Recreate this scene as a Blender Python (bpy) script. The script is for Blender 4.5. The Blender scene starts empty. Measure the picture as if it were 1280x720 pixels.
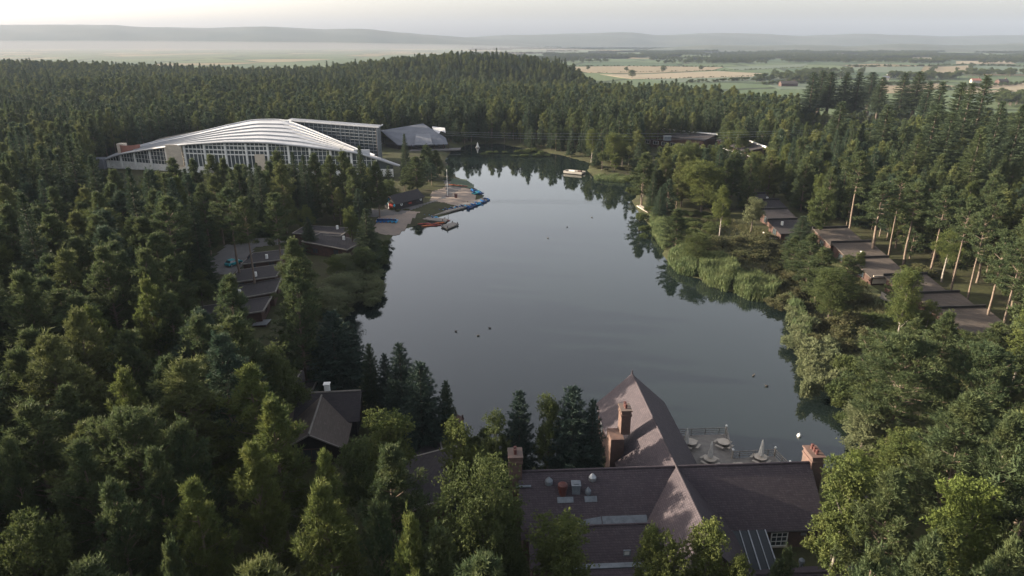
import bpy, math, random
import numpy as np
from mathutils import Vector

S = bpy.context.scene
COL = S.collection
R_ = math.radians

# ------------------------------------------------------------------ camera, sky, sun, exposure
CAM_H, PITCH, FPX = 52.0, R_(20.0), 853.0
cam_d = bpy.data.cameras.new('camera')
cam = bpy.data.objects.new('camera', cam_d)
COL.objects.link(cam)
cam.location = (0, 0, CAM_H)
cam.rotation_euler = (math.pi / 2 - PITCH, 0, 0)
cam_d.sensor_width = 36.0
cam_d.lens = FPX / 1280 * 36.0
cam_d.clip_start, cam_d.clip_end = 0.5, 40000
S.camera = cam

SUN_EL, SUN_ROT = R_(14.5), R_(-79.0)
world = bpy.data.worlds.new('World')
S.world = world
world.use_nodes = True
wn = world.node_tree
bg = wn.nodes['Background']
sky = wn.nodes.new('ShaderNodeTexSky')
sky.sky_type = 'NISHITA'
sky.sun_disc = False
sky.sun_elevation, sky.sun_rotation = SUN_EL, SUN_ROT
sky.air_density, sky.dust_density, sky.ozone_density = 0.8, 3.0, 1.5
hs = wn.nodes.new('ShaderNodeHueSaturation')   # thin high veil: a paler, greyer sky
hs.inputs['Saturation'].default_value = 0.48
wn.links.new(sky.outputs[0], hs.inputs['Color'])
vt = wn.nodes.new('ShaderNodeMix'); vt.data_type = 'RGBA'; vt.blend_type = 'MULTIPLY'
vt.inputs[0].default_value = 1.0
vt.inputs[7].default_value = (1.08, 1.0, .92, 1)
wn.links.new(hs.outputs[0], vt.inputs[6])
wn.links.new(vt.outputs[2], bg.inputs[0])
bg.inputs[1].default_value = 0.10

sun_d = bpy.data.lights.new('sun', 'SUN')
sun = bpy.data.objects.new('sun', sun_d)
COL.objects.link(sun)
sun_d.energy = 4.4
sun_d.angle = R_(0.6)
sun_d.color = (1.0, 0.85, 0.65)
sdir = Vector((math.sin(SUN_ROT) * math.cos(SUN_EL), math.cos(SUN_ROT) * math.cos(SUN_EL), math.sin(SUN_EL)))
sun.rotation_euler = (-sdir).to_track_quat('-Z', 'Y').to_euler()
sun.location = sdir * 300

S.view_settings.view_transform = 'Standard'
S.view_settings.look = 'None'
S.view_settings.exposure = 2.22
S.view_settings.gamma = 1.0
S.view_settings.use_curve_mapping = False
S.render.engine = 'CYCLES'
cy = S.cycles
cy.use_denoising = True
cy.max_bounces, cy.diffuse_bounces, cy.glossy_bounces = 5, 2, 3
cy.transmission_bounces, cy.volume_bounces, cy.transparent_max_bounces = 3, 0, 6
cy.caustics_reflective = cy.caustics_refractive = False
cy.sample_clamp_indirect = 4.0

# ------------------------------------------------------------------ placing helpers (photo measured at 1280 x 720)
CP, SP = math.cos(PITCH), math.sin(PITCH)

def ray(px, py):
    u, v = (px - 640) / FPX, (360 - py) / FPX
    return u, CP + v * SP, -SP + v * CP

def at(px, py, z=0.0):
    """world point at height z seen at a photo pixel"""
    x, y, dz = ray(px, py)
    k = (z - CAM_H) / dz
    return Vector((x * k, y * k, z))

def atY(px, py, Y):
    x, y, dz = ray(px, py)
    k = Y / y
    return Vector((x * k, Y, CAM_H + dz * k))

def proj(x, y, z):
    dz = z - CAM_H
    Z = y * CP - dz * SP
    v = y * SP + dz * CP
    return 640 + FPX * x / Z, 360 - FPX * v / Z, Z

def smooth(a, b, x):
    t = np.clip((x - a) / (b - a), 0, 1)
    return t * t * (3 - 2 * t)

# ------------------------------------------------------------------ object helpers
def tag(o, label=None, cat=None, group=None, kind=None):
    if label: o['label'] = label
    if cat: o['category'] = cat
    if group: o['group'] = group
    if kind: o['kind'] = kind
    return o

def thing(name, label, cat, loc=(0, 0, 0), rz=0.0, group=None):
    o = bpy.data.objects.new(name, None)
    o.empty_display_size = 0.5
    COL.objects.link(o)
    o.location = loc
    o.rotation_euler = (0, 0, rz)
    return tag(o, label, cat, group)

def origin(o):
    p = Vector((0, 0, 0))
    while o is not None:
        p += Vector(o.location)
        o = o.parent
    return p

def link_mesh(name, me, m=None, parent=None):
    o = bpy.data.objects.new(name, me)
    COL.objects.link(o)
    if m is not None and len(me.materials) == 0:
        me.materials.append(m)
    if parent is not None:
        o.parent = parent
    return o

def np_mesh(name, V, F, smooth_=False):
    """V (n,3) float, F (m,3) or (m,4) int"""
    me = bpy.data.meshes.new(name)
    k = F.shape[1]
    me.vertices.add(len(V))
    me.vertices.foreach_set('co', np.ascontiguousarray(V, dtype=np.float32).ravel())
    me.loops.add(F.size)
    me.loops.foreach_set('vertex_index', np.ascontiguousarray(F, dtype=np.int32).ravel())
    me.polygons.add(len(F))
    me.polygons.foreach_set('loop_start', np.arange(0, F.size, k, dtype=np.int32))
    if smooth_:
        me.polygons.foreach_set('use_smooth', np.ones(len(F), dtype=bool))
    me.update(calc_edges=True)
    return me

class MB:
    """collects simple solids in world or local coordinates; build() links them as ONE mesh"""
    def __init__(self, T=None):
        self.v, self.f, self.T = [], [], T
    def P(self, p):
        return self.T(p) if self.T else Vector(p)
    def add(self, pts, faces):
        n = len(self.v)
        self.v += [self.P(p) for p in pts]
        self.f += [tuple(i + n for i in f) for f in faces]
        return self
    def hexa(self, a, b):
        """a: 4 bottom points, b: 4 top points, same winding"""
        return self.add(list(a) + list(b), [(3, 2, 1, 0), (4, 5, 6, 7), (0, 1, 5, 4), (1, 2, 6, 5), (2, 3, 7, 6), (3, 0, 4, 7)])
    def box(self, c, s, rz=0.0):
        x, y, z = c
        a, b, h = s[0] / 2, s[1] / 2, s[2] / 2
        ca, sa = math.cos(rz), math.sin(rz)
        q = [(x + i * ca - j * sa, y + i * sa + j * ca) for i, j in ((-a, -b), (a, -b), (a, b), (-a, b))]
        return self.hexa([(i, j, z - h) for i, j in q], [(i, j, z + h) for i, j in q])
    def prism(self, poly, z0, z1):
        n = len(poly)
        pts = [(p[0], p[1], z0) for p in poly] + [(p[0], p[1], z1) for p in poly]
        fs = [tuple(range(n - 1, -1, -1)), tuple(range(n, 2 * n))]
        fs += [(i, (i + 1) % n, n + (i + 1) % n, n + i) for i in range(n)]
        return self.add(pts, fs)
    def slab(self, pts, t, down=None):
        """thick sheet through a planar polygon, thickness t along -normal"""
        q = [Vector(p) for p in pts]
        nrm = (q[1] - q[0]).cross(q[2] - q[0]).normalized()
        if down is None:
            if nrm.z < 0: nrm = -nrm
            d = -nrm * t
        else:
            d = Vector(down) * t
        n = len(q)
        fs = [tuple(range(n)), tuple(range(2 * n - 1, n - 1, -1))]
        fs += [(i, n + i, n + (i + 1) % n, (i + 1) % n) for i in range(n)]
        return self.add(q + [p + d for p in q], fs)
    def tube(self, path, r, n=8):
        """r: radius or list; closed ends"""
        path = [Vector(p) for p in path]
        rr = r if isinstance(r, (list, tuple)) else [r] * len(path)
        pts, fs = [], []
        for i, p in enumerate(path):
            d = (path[min(i + 1, len(path) - 1)] - path[max(i - 1, 0)]).normalized()
            a = d.orthogonal().normalized()
            b = d.cross(a)
            for k in range(n):
                t = 2 * math.pi * k / n
                pts.append(p + (a * math.cos(t) + b * math.sin(t)) * rr[i])
        for i in range(len(path) - 1):
            for k in range(n):
                fs.append((i * n + k, i * n + (k + 1) % n, (i + 1) * n + (k + 1) % n, (i + 1) * n + k))
        fs.append(tuple(range(n - 1, -1, -1)))
        fs.append(tuple(range((len(path) - 1) * n, len(path) * n)))
        return self.add(pts, fs)
    def lathe(self, c, prof, n=16):
        """prof: list of (radius, z) upwards"""
        c = Vector(c)
        pts, fs = [], []
        for r, z in prof:
            for k in range(n):
                t = 2 * math.pi * k / n
                pts.append(c + Vector((r * math.cos(t), r * math.sin(t), z)))
        for i in range(len(prof) - 1):
            for k in range(n):
                fs.append((i * n + k, i * n + (k + 1) % n, (i + 1) * n + (k + 1) % n, (i + 1) * n + k))
        fs.append(tuple(range(n - 1, -1, -1)))
        fs.append(tuple(range((len(prof) - 1) * n, len(prof) * n)))
        return self.add(pts, fs)
    def build(self, name, m, parent=None, smooth_=False):
        o0 = origin(parent) if parent is not None else Vector((0, 0, 0))
        me = bpy.data.meshes.new(name)
        me.from_pydata([tuple(p - o0) for p in self.v], [], self.f)
        if smooth_:
            me.polygons.foreach_set('use_smooth', np.ones(len(me.polygons), dtype=bool))
        me.update()
        return link_mesh(name, me, m, parent)

def frame(o, ang):
    o = Vector(o)
    ca, sa = math.cos(ang), math.sin(ang)
    return lambda p: Vector((o.x + p[0] * ca - p[1] * sa, o.y + p[0] * sa + p[1] * ca, o.z + p[2]))

def copy_tree(root, loc, rz=None, sc=None):
    r = root.copy()
    COL.objects.link(r)
    r.location = loc
    if rz is not None: r.rotation_euler = (0, 0, rz)
    if sc is not None: r.scale = sc
    for ch in root.children:
        c = ch.copy()
        COL.objects.link(c)
        c.parent = r
        for g in ch.children:
            d = g.copy()
            COL.objects.link(d)
            d.parent = c
    return r

# ------------------------------------------------------------------ materials
def new_mat(name):
    m = bpy.data.materials.new(name)
    m.use_nodes = True
    nt = m.node_tree
    return m, nt, nt.nodes['Principled BSDF'], nt.nodes['Material Output']

def nd(nt, typ, **kw):
    n = nt.nodes.new(typ)
    for k, v in kw.items(): setattr(n, k, v)
    return n

def mixc(nt, fac, a, b, blend='MIX'):
    m = nd(nt, 'ShaderNodeMix', data_type='RGBA', blend_type=blend)
    for sock, val in ((m.inputs[0], fac), (m.inputs[6], a), (m.inputs[7], b)):
        if hasattr(val, 'is_output'): nt.links.new(val, sock)
        elif isinstance(val, (int, float)): sock.default_value = val
        else: sock.default_value = (*val, 1)
    return m.outputs[2]

def ramp(nt, src, stops):
    r = nd(nt, 'ShaderNodeValToRGB')
    nt.links.new(src, r.inputs[0])
    el = r.color_ramp.elements
    while len(el) < len(stops): el.new(0.5)
    for e, (p, c) in zip(el, stops):
        e.position = p
        e.color = (*c, 1) if not isinstance(c, (int, float)) else (c, c, c, 1)
    return r.outputs[0]

def noise(nt, vec, scale, detail=4, rough=0.6):
    n = nd(nt, 'ShaderNodeTexNoise')
    if vec is not None: nt.links.new(vec, n.inputs['Vector'])
    n.inputs['Scale'].default_value = scale
    n.inputs['Detail'].default_value = detail
    n.inputs['Roughness'].default_value = rough
    return n.outputs[0]

def pmat(name, c1, c2=None, scale=1.0, rough=0.7, bump=0.0, metal=0.0, spec=0.3):
    """two-tone weathered surface"""
    m, nt, b, out = new_mat(name)
    tc = nd(nt, 'ShaderNodeTexCoord')
    c2 = c2 or tuple(x * 0.7 for x in c1)
    n = noise(nt, tc.outputs['Object'], scale, 6, 0.65)
    f = ramp(nt, n, [(0.35, 0.0), (0.65, 1.0)])
    nt.links.new(mixc(nt, f, c1, c2), b.inputs['Base Color'])
    b.inputs['Roughness'].default_value = rough
    b.inputs['Metallic'].default_value = metal
    b.inputs['Specular IOR Level'].default_value = spec
    if bump:
        bp = nd(nt, 'ShaderNodeBump')
        bp.inputs['Strength'].default_value = bump
        bp.inputs['Distance'].default_value = 0.05
        nt.links.new(noise(nt, tc.outputs['Object'], scale * 6, 3), bp.inputs['Height'])
        nt.links.new(bp.outputs[0], b.inputs['Normal'])
    return m

def course_mat(name, c1, c2, mortar, bw, bh, kz=1.0, rough=0.8, bump=0.6, stain=None, msize=0.02):
    """courses of tiles or bricks: rows follow height"""
    m, nt, b, out = new_mat(name)
    tc = nd(nt, 'ShaderNodeTexCoord')
    sp = nd(nt, 'ShaderNodeSeparateXYZ')
    nt.links.new(tc.outputs['Object'], sp.inputs[0])
    ad = nd(nt, 'ShaderNodeMath', operation='ADD')
    nt.links.new(sp.outputs[0], ad.inputs[0]); nt.links.new(sp.outputs[1], ad.inputs[1])
    mz = nd(nt, 'ShaderNodeMath', operation='MULTIPLY')
    nt.links.new(sp.outputs[2], mz.inputs[0]); mz.inputs[1].default_value = kz
    cb = nd(nt, 'ShaderNodeCombineXYZ')
    nt.links.new(ad.outputs[0], cb.inputs[0]); nt.links.new(mz.outputs[0], cb.inputs[1])
    br = nd(nt, 'ShaderNodeTexBrick')
    nt.links.new(cb.outputs[0], br.inputs['Vector'])
    br.inputs['Scale'].default_value = 1.0
    br.inputs['Brick Width'].default_value = bw
    br.inputs['Row Height'].default_value = bh
    br.inputs['Mortar Size'].default_value = msize
    br.inputs['Mortar Smooth'].default_value = 0.3
    br.inputs['Color1'].default_value = (*c1, 1)
    br.inputs['Color2'].default_value = (*c2, 1)
    br.inputs['Mortar'].default_value = (*mortar, 1)
    col = br.outputs[0]
    n = noise(nt, tc.outputs['Object'], 0.6, 6, 0.7)
    f = ramp(nt, n, [(0.4, 0.0), (0.7, 0.6)])
    col = mixc(nt, f, col, stain or tuple(x * 0.6 for x in c1))
    f2 = ramp(nt, noise(nt, tc.outputs['Object'], 1.7, 8, 0.75), [(0.56, 0.0), (0.72, 0.55)])   # lichen and worn patches
    col = mixc(nt, f2, col, tuple(min(.4, x * 1.9 + .01) for x in c1))
    nt.links.new(col, b.inputs['Base Color'])
    b.inputs['Roughness'].default_value = rough
    b.inputs['Specular IOR Level'].default_value = 0.3
    bp = nd(nt, 'ShaderNodeBump')
    bp.inputs['Strength'].default_value = bump
    bp.inputs['Distance'].default_value = 0.04
    nt.links.new(br.outputs[1], bp.inputs['Height'])
    bp.invert = True
    nt.links.new(bp.outputs[0], b.inputs['Normal'])
    return m

def leaf_mat(name, c1, c2, c3, trans=0.22):
    """needles or leaves: shade varies from tree to tree and from clump to clump"""
    m, nt, b, out = new_mat(name)
    oi = nd(nt, 'ShaderNodeObjectInfo')
    tc = nd(nt, 'ShaderNodeTexCoord')
    c = mixc(nt, oi.outputs['Random'], c1, c2)
    n = noise(nt, tc.outputs['Object'], 0.55, 3, 0.7)
    f = ramp(nt, n, [(0.42, 0.0), (0.68, 0.75)])
    c = mixc(nt, f, c, c3)  # noise patches: own clump tone, yellowed to paint in sunlit tips
    nt.links.new(c, b.inputs['Base Color'])
    b.inputs['Roughness'].default_value = 0.75
    b.inputs['Specular IOR Level'].default_value = 0.15
    tr = nd(nt, 'ShaderNodeBsdfTranslucent')
    nt.links.new(c, tr.inputs['Color'])
    mx = nd(nt, 'ShaderNodeMixShader')
    mx.inputs[0].default_value = trans
    nt.links.new(b.outputs[0], mx.inputs[1]); nt.links.new(tr.outputs[0], mx.inputs[2])
    nt.links.new(mx.outputs[0], out.inputs['Surface'])
    return m

M = {}
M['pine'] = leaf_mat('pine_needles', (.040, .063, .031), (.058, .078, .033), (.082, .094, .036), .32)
M['spruce'] = leaf_mat('spruce_needles', (.028, .048, .030), (.044, .064, .034), (.058, .072, .032), .15)
M['fir'] = leaf_mat('dark_fir_needles', (.020, .036, .030), (.026, .044, .034), (.034, .052, .036), .12)
M['pine_pale'] = leaf_mat('pale_pine_needles', (.078, .098, .040), (.095, .108, .040), (.11, .118, .040))  # paler yellow-green variant, handed out at random for variety
M['pine_blue'] = leaf_mat('blue_green_needles', (.032, .056, .038), (.044, .068, .042), (.060, .080, .044))
M['birch'] = leaf_mat('birch_and_sunlit_leaves', (.085, .105, .032), (.070, .095, .030), (.11, .12, .034), .3)  # birches; on pines it paints sunlit crowns into the leaf colour
M['broad'] = leaf_mat('broad_leaves', (.052, .075, .028), (.068, .086, .030), (.085, .10, .034), .3)
M['lime'] = leaf_mat('bright_green_leaves', (.095, .125, .032), (.09, .12, .03), (.12, .145, .036), .3)
M['willow'] = leaf_mat('willow_leaves', (.105, .128, .066), (.122, .138, .07), (.15, .155, .08), .25)
M['reed'] = leaf_mat('reed_blades', (.075, .108, .048), (.09, .118, .05), (.12, .135, .06), .3)
M['heath'] = leaf_mat('heath_leaves', (.075, .078, .036), (.060, .070, .030), (.10, .085, .045), .2)
M['bark_pine'] = pmat('pine_bark', (.155, .115, .088), (.10, .08, .066), 1.5, .9, .5)
M['bark'] = pmat('grey_bark', (.10, .08, .065), (.05, .042, .036), 2.0, .9, .5)
M['bark_birch'] = pmat('birch_bark', (.24, .22, .19), (.09, .075, .066), 2.5, .8, .2)
M['pub_tile'] = course_mat('clay_roof_tile', (.044, .036, .044), (.066, .052, .060), (.022, .018, .022), .30, .22, 1.4, .75, .9, (.036, .028, .036), .018)
M['brick'] = course_mat('red_brick', (.068, .044, .038), (.098, .062, .05), (.08, .072, .066), .24, .085, 1, .9, .5, (.15, .085, .07), .01)
M['lead'] = pmat('lead_flashing', (.15, .175, .20), (.09, .105, .12), 1.5, .55, .2)
M['white'] = pmat('white_paint', (.74, .74, .72), (.58, .58, .56), 1.2, .55)
M['cream'] = pmat('cream_render', (.55, .48, .38), (.42, .36, .29), 1.0, .8)
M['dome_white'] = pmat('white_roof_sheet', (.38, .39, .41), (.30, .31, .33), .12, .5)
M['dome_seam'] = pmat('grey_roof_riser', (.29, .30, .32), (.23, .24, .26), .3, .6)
M['slate'] = pmat('grey_sheet_roof', (.115, .125, .15), (.085, .095, .115), .2, .6, .1)
M['slate_l'] = pmat('pale_grey_sheet_roof', (.155, .165, .19), (.12, .13, .15), .2, .6, .1)
M['felt'] = course_mat('felt_shingle', (.022, .020, .023), (.032, .028, .032), (.015, .013, .016), .45, .20, 2.2, .9, .5, (.038, .034, .033), .015)
M['felt_brown'] = course_mat('brown_felt_shingle', (.066, .055, .047), (.088, .072, .061), (.04, .034, .031), .6, .3, 2.2, .9, .4, (.075, .062, .055), .015)
M['fascia'] = pmat('black_fascia', (.018, .017, .018), (.03, .028, .028), 1, .6)
M['timber'] = pmat('dark_brown_timber', (.065, .034, .026), (.040, .024, .020), 1.2, .8, .2)
M['timber_black'] = pmat('black_stained_timber', (.012, .011, .012), (.02, .018, .018), 1.2, .8)
M['wood'] = pmat('weathered_wood', (.19, .175, .155), (.13, .12, .11), 1.5, .85, .3)
M['wood_pale'] = pmat('pale_weathered_wood', (.42, .37, .31), (.30, .27, .23), 1.5, .85, .3)
M['dome_glass'] = pmat('pale_grey_glass', (.075, .092, .098), (.05, .062, .068), .12, .2, 0, 0, .5)
M['glass'] = pmat('dark_glass', (.030, .042, .048), (.05, .06, .066), .15, .12, 0, 0, .5)
M['glass_teal'] = pmat('teal_glass', (.045, .085, .09), (.03, .05, .055), .15, .12, 0, 0, .5)
M['roof_glass'] = pmat('dark_roof_glass', (.02, .025, .03), (.03, .035, .04), .3, .35, 0, 0, .25)
M['sand'] = pmat('beach_sand', (.24, .19, .155), (.18, .148, .125), .35, .95, .3)
M['path'] = pmat('grey_paving', (.115, .11, .108), (.09, .086, .084), .4, .9, .2)
M['asphalt'] = pmat('asphalt', (.085, .085, .09), (.06, .06, .064), .5, .9, .2)
M['blue'] = pmat('blue_plastic', (.02, .13, .36), (.015, .09, .26), 1, .4)
M['cyan'] = pmat('light_blue_plastic', (.03, .27, .48), (.02, .2, .38), 1, .4)
M['navy'] = pmat('navy_plastic', (.012, .04, .13), (.01, .03, .09), 1, .4)
M['yellow'] = pmat('yellow_plastic', (.62, .36, .03), (.5, .28, .02), 1, .4)
M['red'] = pmat('red_plastic', (.24, .03, .02), (.18, .024, .016), 1, .4)
M['orange'] = pmat('orange_plastic', (.50, .13, .03), (.4, .1, .02), 1, .4)
M['teal'] = pmat('teal_paint', (.02, .24, .27), (.015, .18, .21), 1, .3)
M['rubber'] = pmat('black_rubber', (.02, .02, .02), (.03, .03, .03), 1, .8)
M['metal'] = pmat('grey_metal', (.34, .36, .38), (.22, .24, .26), 1, .45, 0, .6)
M['canvas'] = pmat('white_canvas', (.66, .65, .61), (.5, .49, .46), 2, .9, .2)
M['clay'] = pmat('dark_red_metal', (.085, .030, .026), (.06, .022, .02), 1, .6)
M['duck'] = pmat('duck_feathers', (.05, .042, .035), (.09, .075, .06), 6, .8)
M['haystone'] = pmat('pale_stone', (.33, .31, .28), (.25, .235, .21), .3, .9)
M['terra'] = pmat('red_brown_cladding', (.26, .11, .08), (.19, .085, .065), .4, .8)
M['field_tan'] = pmat('cut_field', (.155, .12, .075), (.135, .115, .066), .01, .95)
M['field_pale'] = pmat('stubble_field', (.19, .155, .105), (.16, .14, .09), .01, .95)
M['field_green'] = pmat('pasture', (.050, .074, .046), (.060, .082, .050), .012, .95)
M['field_dark'] = pmat('dark_pasture', (.042, .070, .042), (.05, .078, .045), .012, .95)
M['hill'] = pmat('far_hill', (.035, .048, .036), (.055, .062, .044), .0015, .95)
M['grassy'] = pmat('lawn', (.085, .105, .038), (.12, .115, .05), .25, .95, .3)

# ------------------------------------------------------------------ the lake and the ground
SHORE_PX = [(440, 458), (462, 482), (500, 498), (545, 522), (575, 534), (620, 572), (700, 584), (762, 566), (800, 560), (835, 566),
            (905, 568), (1000, 590), (1045, 584), (1072, 562), (1070, 532), (1052, 505), (1016, 470), (1014, 445), (990, 412), (982, 392), (974, 374),
            (940, 372), (905, 364), (880, 352), (845, 340), (828, 318), (828, 300), (814, 288), (798, 268), (788, 252), (800, 240), (812, 232),
            (795, 222), (765, 223), (740, 221), (733, 213), (738, 204), (700, 194), (660, 187), (620, 179), (585, 181), (566, 189), (558, 200),
            (563, 216), (592, 232), (606, 246), (560, 268), (520, 282), (494, 290), (484, 304), (483, 316), (476, 335), (471, 346), (456, 366),
            (441, 386), (430, 404), (436, 420), (444, 440)]
SHORE = np.array([tuple(at(px, py, 0.0))[:2] for px, py in SHORE_PX])

def shore_dist(X, Y):
    """distance to the shoreline, negative on the water"""
    X = np.asarray(X, float); Y = np.asarray(Y, float)
    d = np.full(X.shape, 1e9)
    inside = np.zeros(X.shape, bool)
    n = len(SHORE)
    for i in range(n):
        ax, ay = SHORE[i]; bx, by = SHORE[(i + 1) % n]
        ex, ey = bx - ax, by - ay
        t = np.clip(((X - ax) * ex + (Y - ay) * ey) / (ex * ex + ey * ey), 0, 1)
        d = np.minimum(d, np.hypot(X - ax - t * ex, Y - ay - t * ey))
        with np.errstate(divide='ignore', invalid='ignore'):
            c = ((ay > Y) != (by > Y)) & (X < ex * (Y - ay) / (by - ay) + ax)
        inside ^= c
    return np.where(inside, -d, d)

def wood_edge(x):
    return np.interp(x, [-2000, -900, 0, 57, 84, 142, 186, 260, 400, 900], [980, 980, 960, 860, 720, 610, 455, 430, 430, 430])

def dry_ground(X, Y):
    e = wood_edge(X)
    z = 1.0 + 20 * np.exp(-((X + 55) / 150) ** 2 - ((Y - 860) / 130) ** 2)
    z = z + 9 * np.exp(-((X + 720) / 260) ** 2 - ((Y - 960) / 150) ** 2) - 3 * np.exp(-((X + 330) / 160) ** 2 - ((Y - 900) / 130) ** 2)
    z = z + 6.5 * np.exp(-((X + 250) / 190) ** 2 - ((Y - 620) / 120) ** 2)
    z = z + 2.0 * smooth(95, 200, X) * (1 - smooth(330, 480, Y))
    z = z + 3.0 * np.exp(-((X + 120) / 70) ** 2 - ((Y - 90) / 90) ** 2)
    z = z - 8 * np.exp(-((Y - 690) / 75) ** 2 - ((X - 40) / 420) ** 4)
    z = z - 16 * smooth(0, 300, Y - e - 10)
    return z + 0.35 * np.sin(X * .11 + 1.3) * np.sin(Y * .083)

def gz(x, y):
    x = np.asarray(x, float); y = np.asarray(y, float)
    z = dry_ground(x, y)
    sd = shore_dist(x, y)
    return np.where(sd < 0, np.maximum(-2.5, sd * .4), 0.08 + (z - 0.08) * smooth(0, 6, sd))

def gz1(x, y): return float(gz(np.array([x]), np.array([y]))[0])

def spaced(lo, hi, step, far_lo, far_hi, g=1.10):
    a = list(np.arange(lo, hi + step / 2, step))
    s, v = step, a[-1]
    while v < far_hi: s *= g; v += s; a.append(v)
    s, v, b = step, a[0], []
    while v > far_lo: s *= g; v -= s; b.append(v)
    return np.array(b[::-1] + a)

gx = spaced(-260, 260, 2.6, -10000, 10000)
gy = spaced(20, 430, 2.6, -400, 11000)
GX, GY = np.meshgrid(gx, gy)
GZ = gz(GX, GY)
nx, ny = len(gx), len(gy)
ii = np.arange(nx * ny).reshape(ny, nx)
F = np.stack([ii[:-1, :-1], ii[:-1, 1:], ii[1:, 1:], ii[1:, :-1]], -1).reshape(-1, 4)

def ground_mat():
    m, nt, b, out = new_mat('forest_floor')
    tc = nd(nt, 'ShaderNodeTexCoord')
    P = tc.outputs['Object']
    n1 = noise(nt, P, .12, 6, .7)
    n2 = noise(nt, P, .9, 5, .7)
    c = ramp(nt, n1, [(.35, (.038, .034, .021)), (.5, (.045, .048, .023)), (.62, (.058, .064, .027)), (.75, (.07, .06, .033))])
    c = mixc(nt, ramp(nt, n2, [(.4, 0.), (.7, .6)]), c, (.035, .036, .02))
    # farmland on the plain: irregular fields with dark hedge lines
    sp = nd(nt, 'ShaderNodeSeparateXYZ'); nt.links.new(P, sp.inputs[0])
    mp = nd(nt, 'ShaderNodeMapping'); nt.links.new(P, mp.inputs[0])
    mp.inputs['Scale'].default_value = (.0042, .0030, 0)
    mp.inputs['Rotation'].default_value = (0, 0, .3)
    vo = nd(nt, 'ShaderNodeTexVoronoi'); nt.links.new(mp.outputs[0], vo.inputs['Vector'])
    vo.inputs['Scale'].default_value = 1.0
    vo.inputs['Randomness'].default_value = .8
    ve = nd(nt, 'ShaderNodeTexVoronoi', feature='DISTANCE_TO_EDGE'); nt.links.new(mp.outputs[0], ve.inputs['Vector'])
    ve.inputs['Scale'].default_value = 1.0
    ve.inputs['Randomness'].default_value = .8
    sc = nd(nt, 'ShaderNodeSeparateColor'); nt.links.new(vo.outputs['Color'], sc.inputs[0])
    fc = ramp(nt, sc.outputs[0], [(0, (.062, .092, .05)), (.22, (.072, .098, .05)), (.40, (.042, .07, .04)), (.58, (.14, .115, .07)), (.68, (.06, .088, .045)), (.84, (.17, .145, .095)), (.92, (.038, .062, .036))])
    fc.node.color_ramp.interpolation = 'CONSTANT'
    fc = mixc(nt, ramp(nt, noise(nt, P, .02, 4), [(.3, 0.), (.8, .35)]), fc, (.09, .10, .05))
    fc = mixc(nt, ramp(nt, ve.outputs['Distance'], [(.02, 1.), (.035, 0.)]), fc, (.03, .042, .024))
    my = nd(nt, 'ShaderNodeMapRange'); nt.links.new(sp.outputs[2], my.inputs[0])
    my.inputs[1].default_value, my.inputs[2].default_value = -4, -9
    my.inputs[3].default_value, my.inputs[4].default_value = 0, 1
    c = mixc(nt, my.outputs[0], c, fc)
    nt.links.new(c, b.inputs['Base Color'])
    b.inputs['Roughness'].default_value = .95
    b.inputs['Specular IOR Level'].default_value = .1
    bp = nd(nt, 'ShaderNodeBump'); bp.inputs['Strength'].default_value = .6; bp.inputs['Distance'].default_value = .3
    nt.links.new(n2, bp.inputs['Height']); nt.links.new(bp.outputs[0], b.inputs['Normal'])
    return m

M['ground'] = ground_mat()
g = link_mesh('ground', np_mesh('ground', np.stack([GX, GY, GZ], -1).reshape(-1, 3), F, True), M['ground'])
tag(g, 'forest floor, lake bed and farmed plain in one sheet', 'ground', kind='structure')

def water_mat():
    m, nt, b, out = new_mat('lake_water')
    tc = nd(nt, 'ShaderNodeTexCoord')
    P = tc.outputs['Object']
    n = noise(nt, P, .035, 4, .55)
    nt.links.new(mixc(nt, ramp(nt, n, [(.35, 0.), (.65, 1.)]), (.007, .012, .011), (.008, .013, .012)), b.inputs['Base Color'])
    b.inputs['IOR'].default_value = 1.6
    b.inputs['Specular IOR Level'].default_value = .5
    b.inputs['Roughness'].default_value = .0
    mp = nd(nt, 'ShaderNodeMapping'); nt.links.new(P, mp.inputs[0]); mp.inputs['Scale'].default_value = (1.2, .7, 1)
    bp = nd(nt, 'ShaderNodeBump'); bp.inputs['Strength'].default_value = .09; bp.inputs['Distance'].default_value = .03
    nt.links.new(noise(nt, mp.outputs[0], 1.4, 3, .6), bp.inputs['Height'])
    nt.links.new(bp.outputs[0], b.inputs['Normal'])
    return m

x0, y0 = SHORE.min(0) - 8; x1, y1 = SHORE.max(0) + 8
w = link_mesh('lake', np_mesh('lake', np.array([(x0, y0, 0), (x1, y0, 0), (x1, y1, 0), (x0, y1, 0)], float), np.array([[0, 1, 2, 3]])), water_mat())
tag(w, 'still grey lake reflecting the sky and the trees', 'lake', kind='structure')

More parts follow.
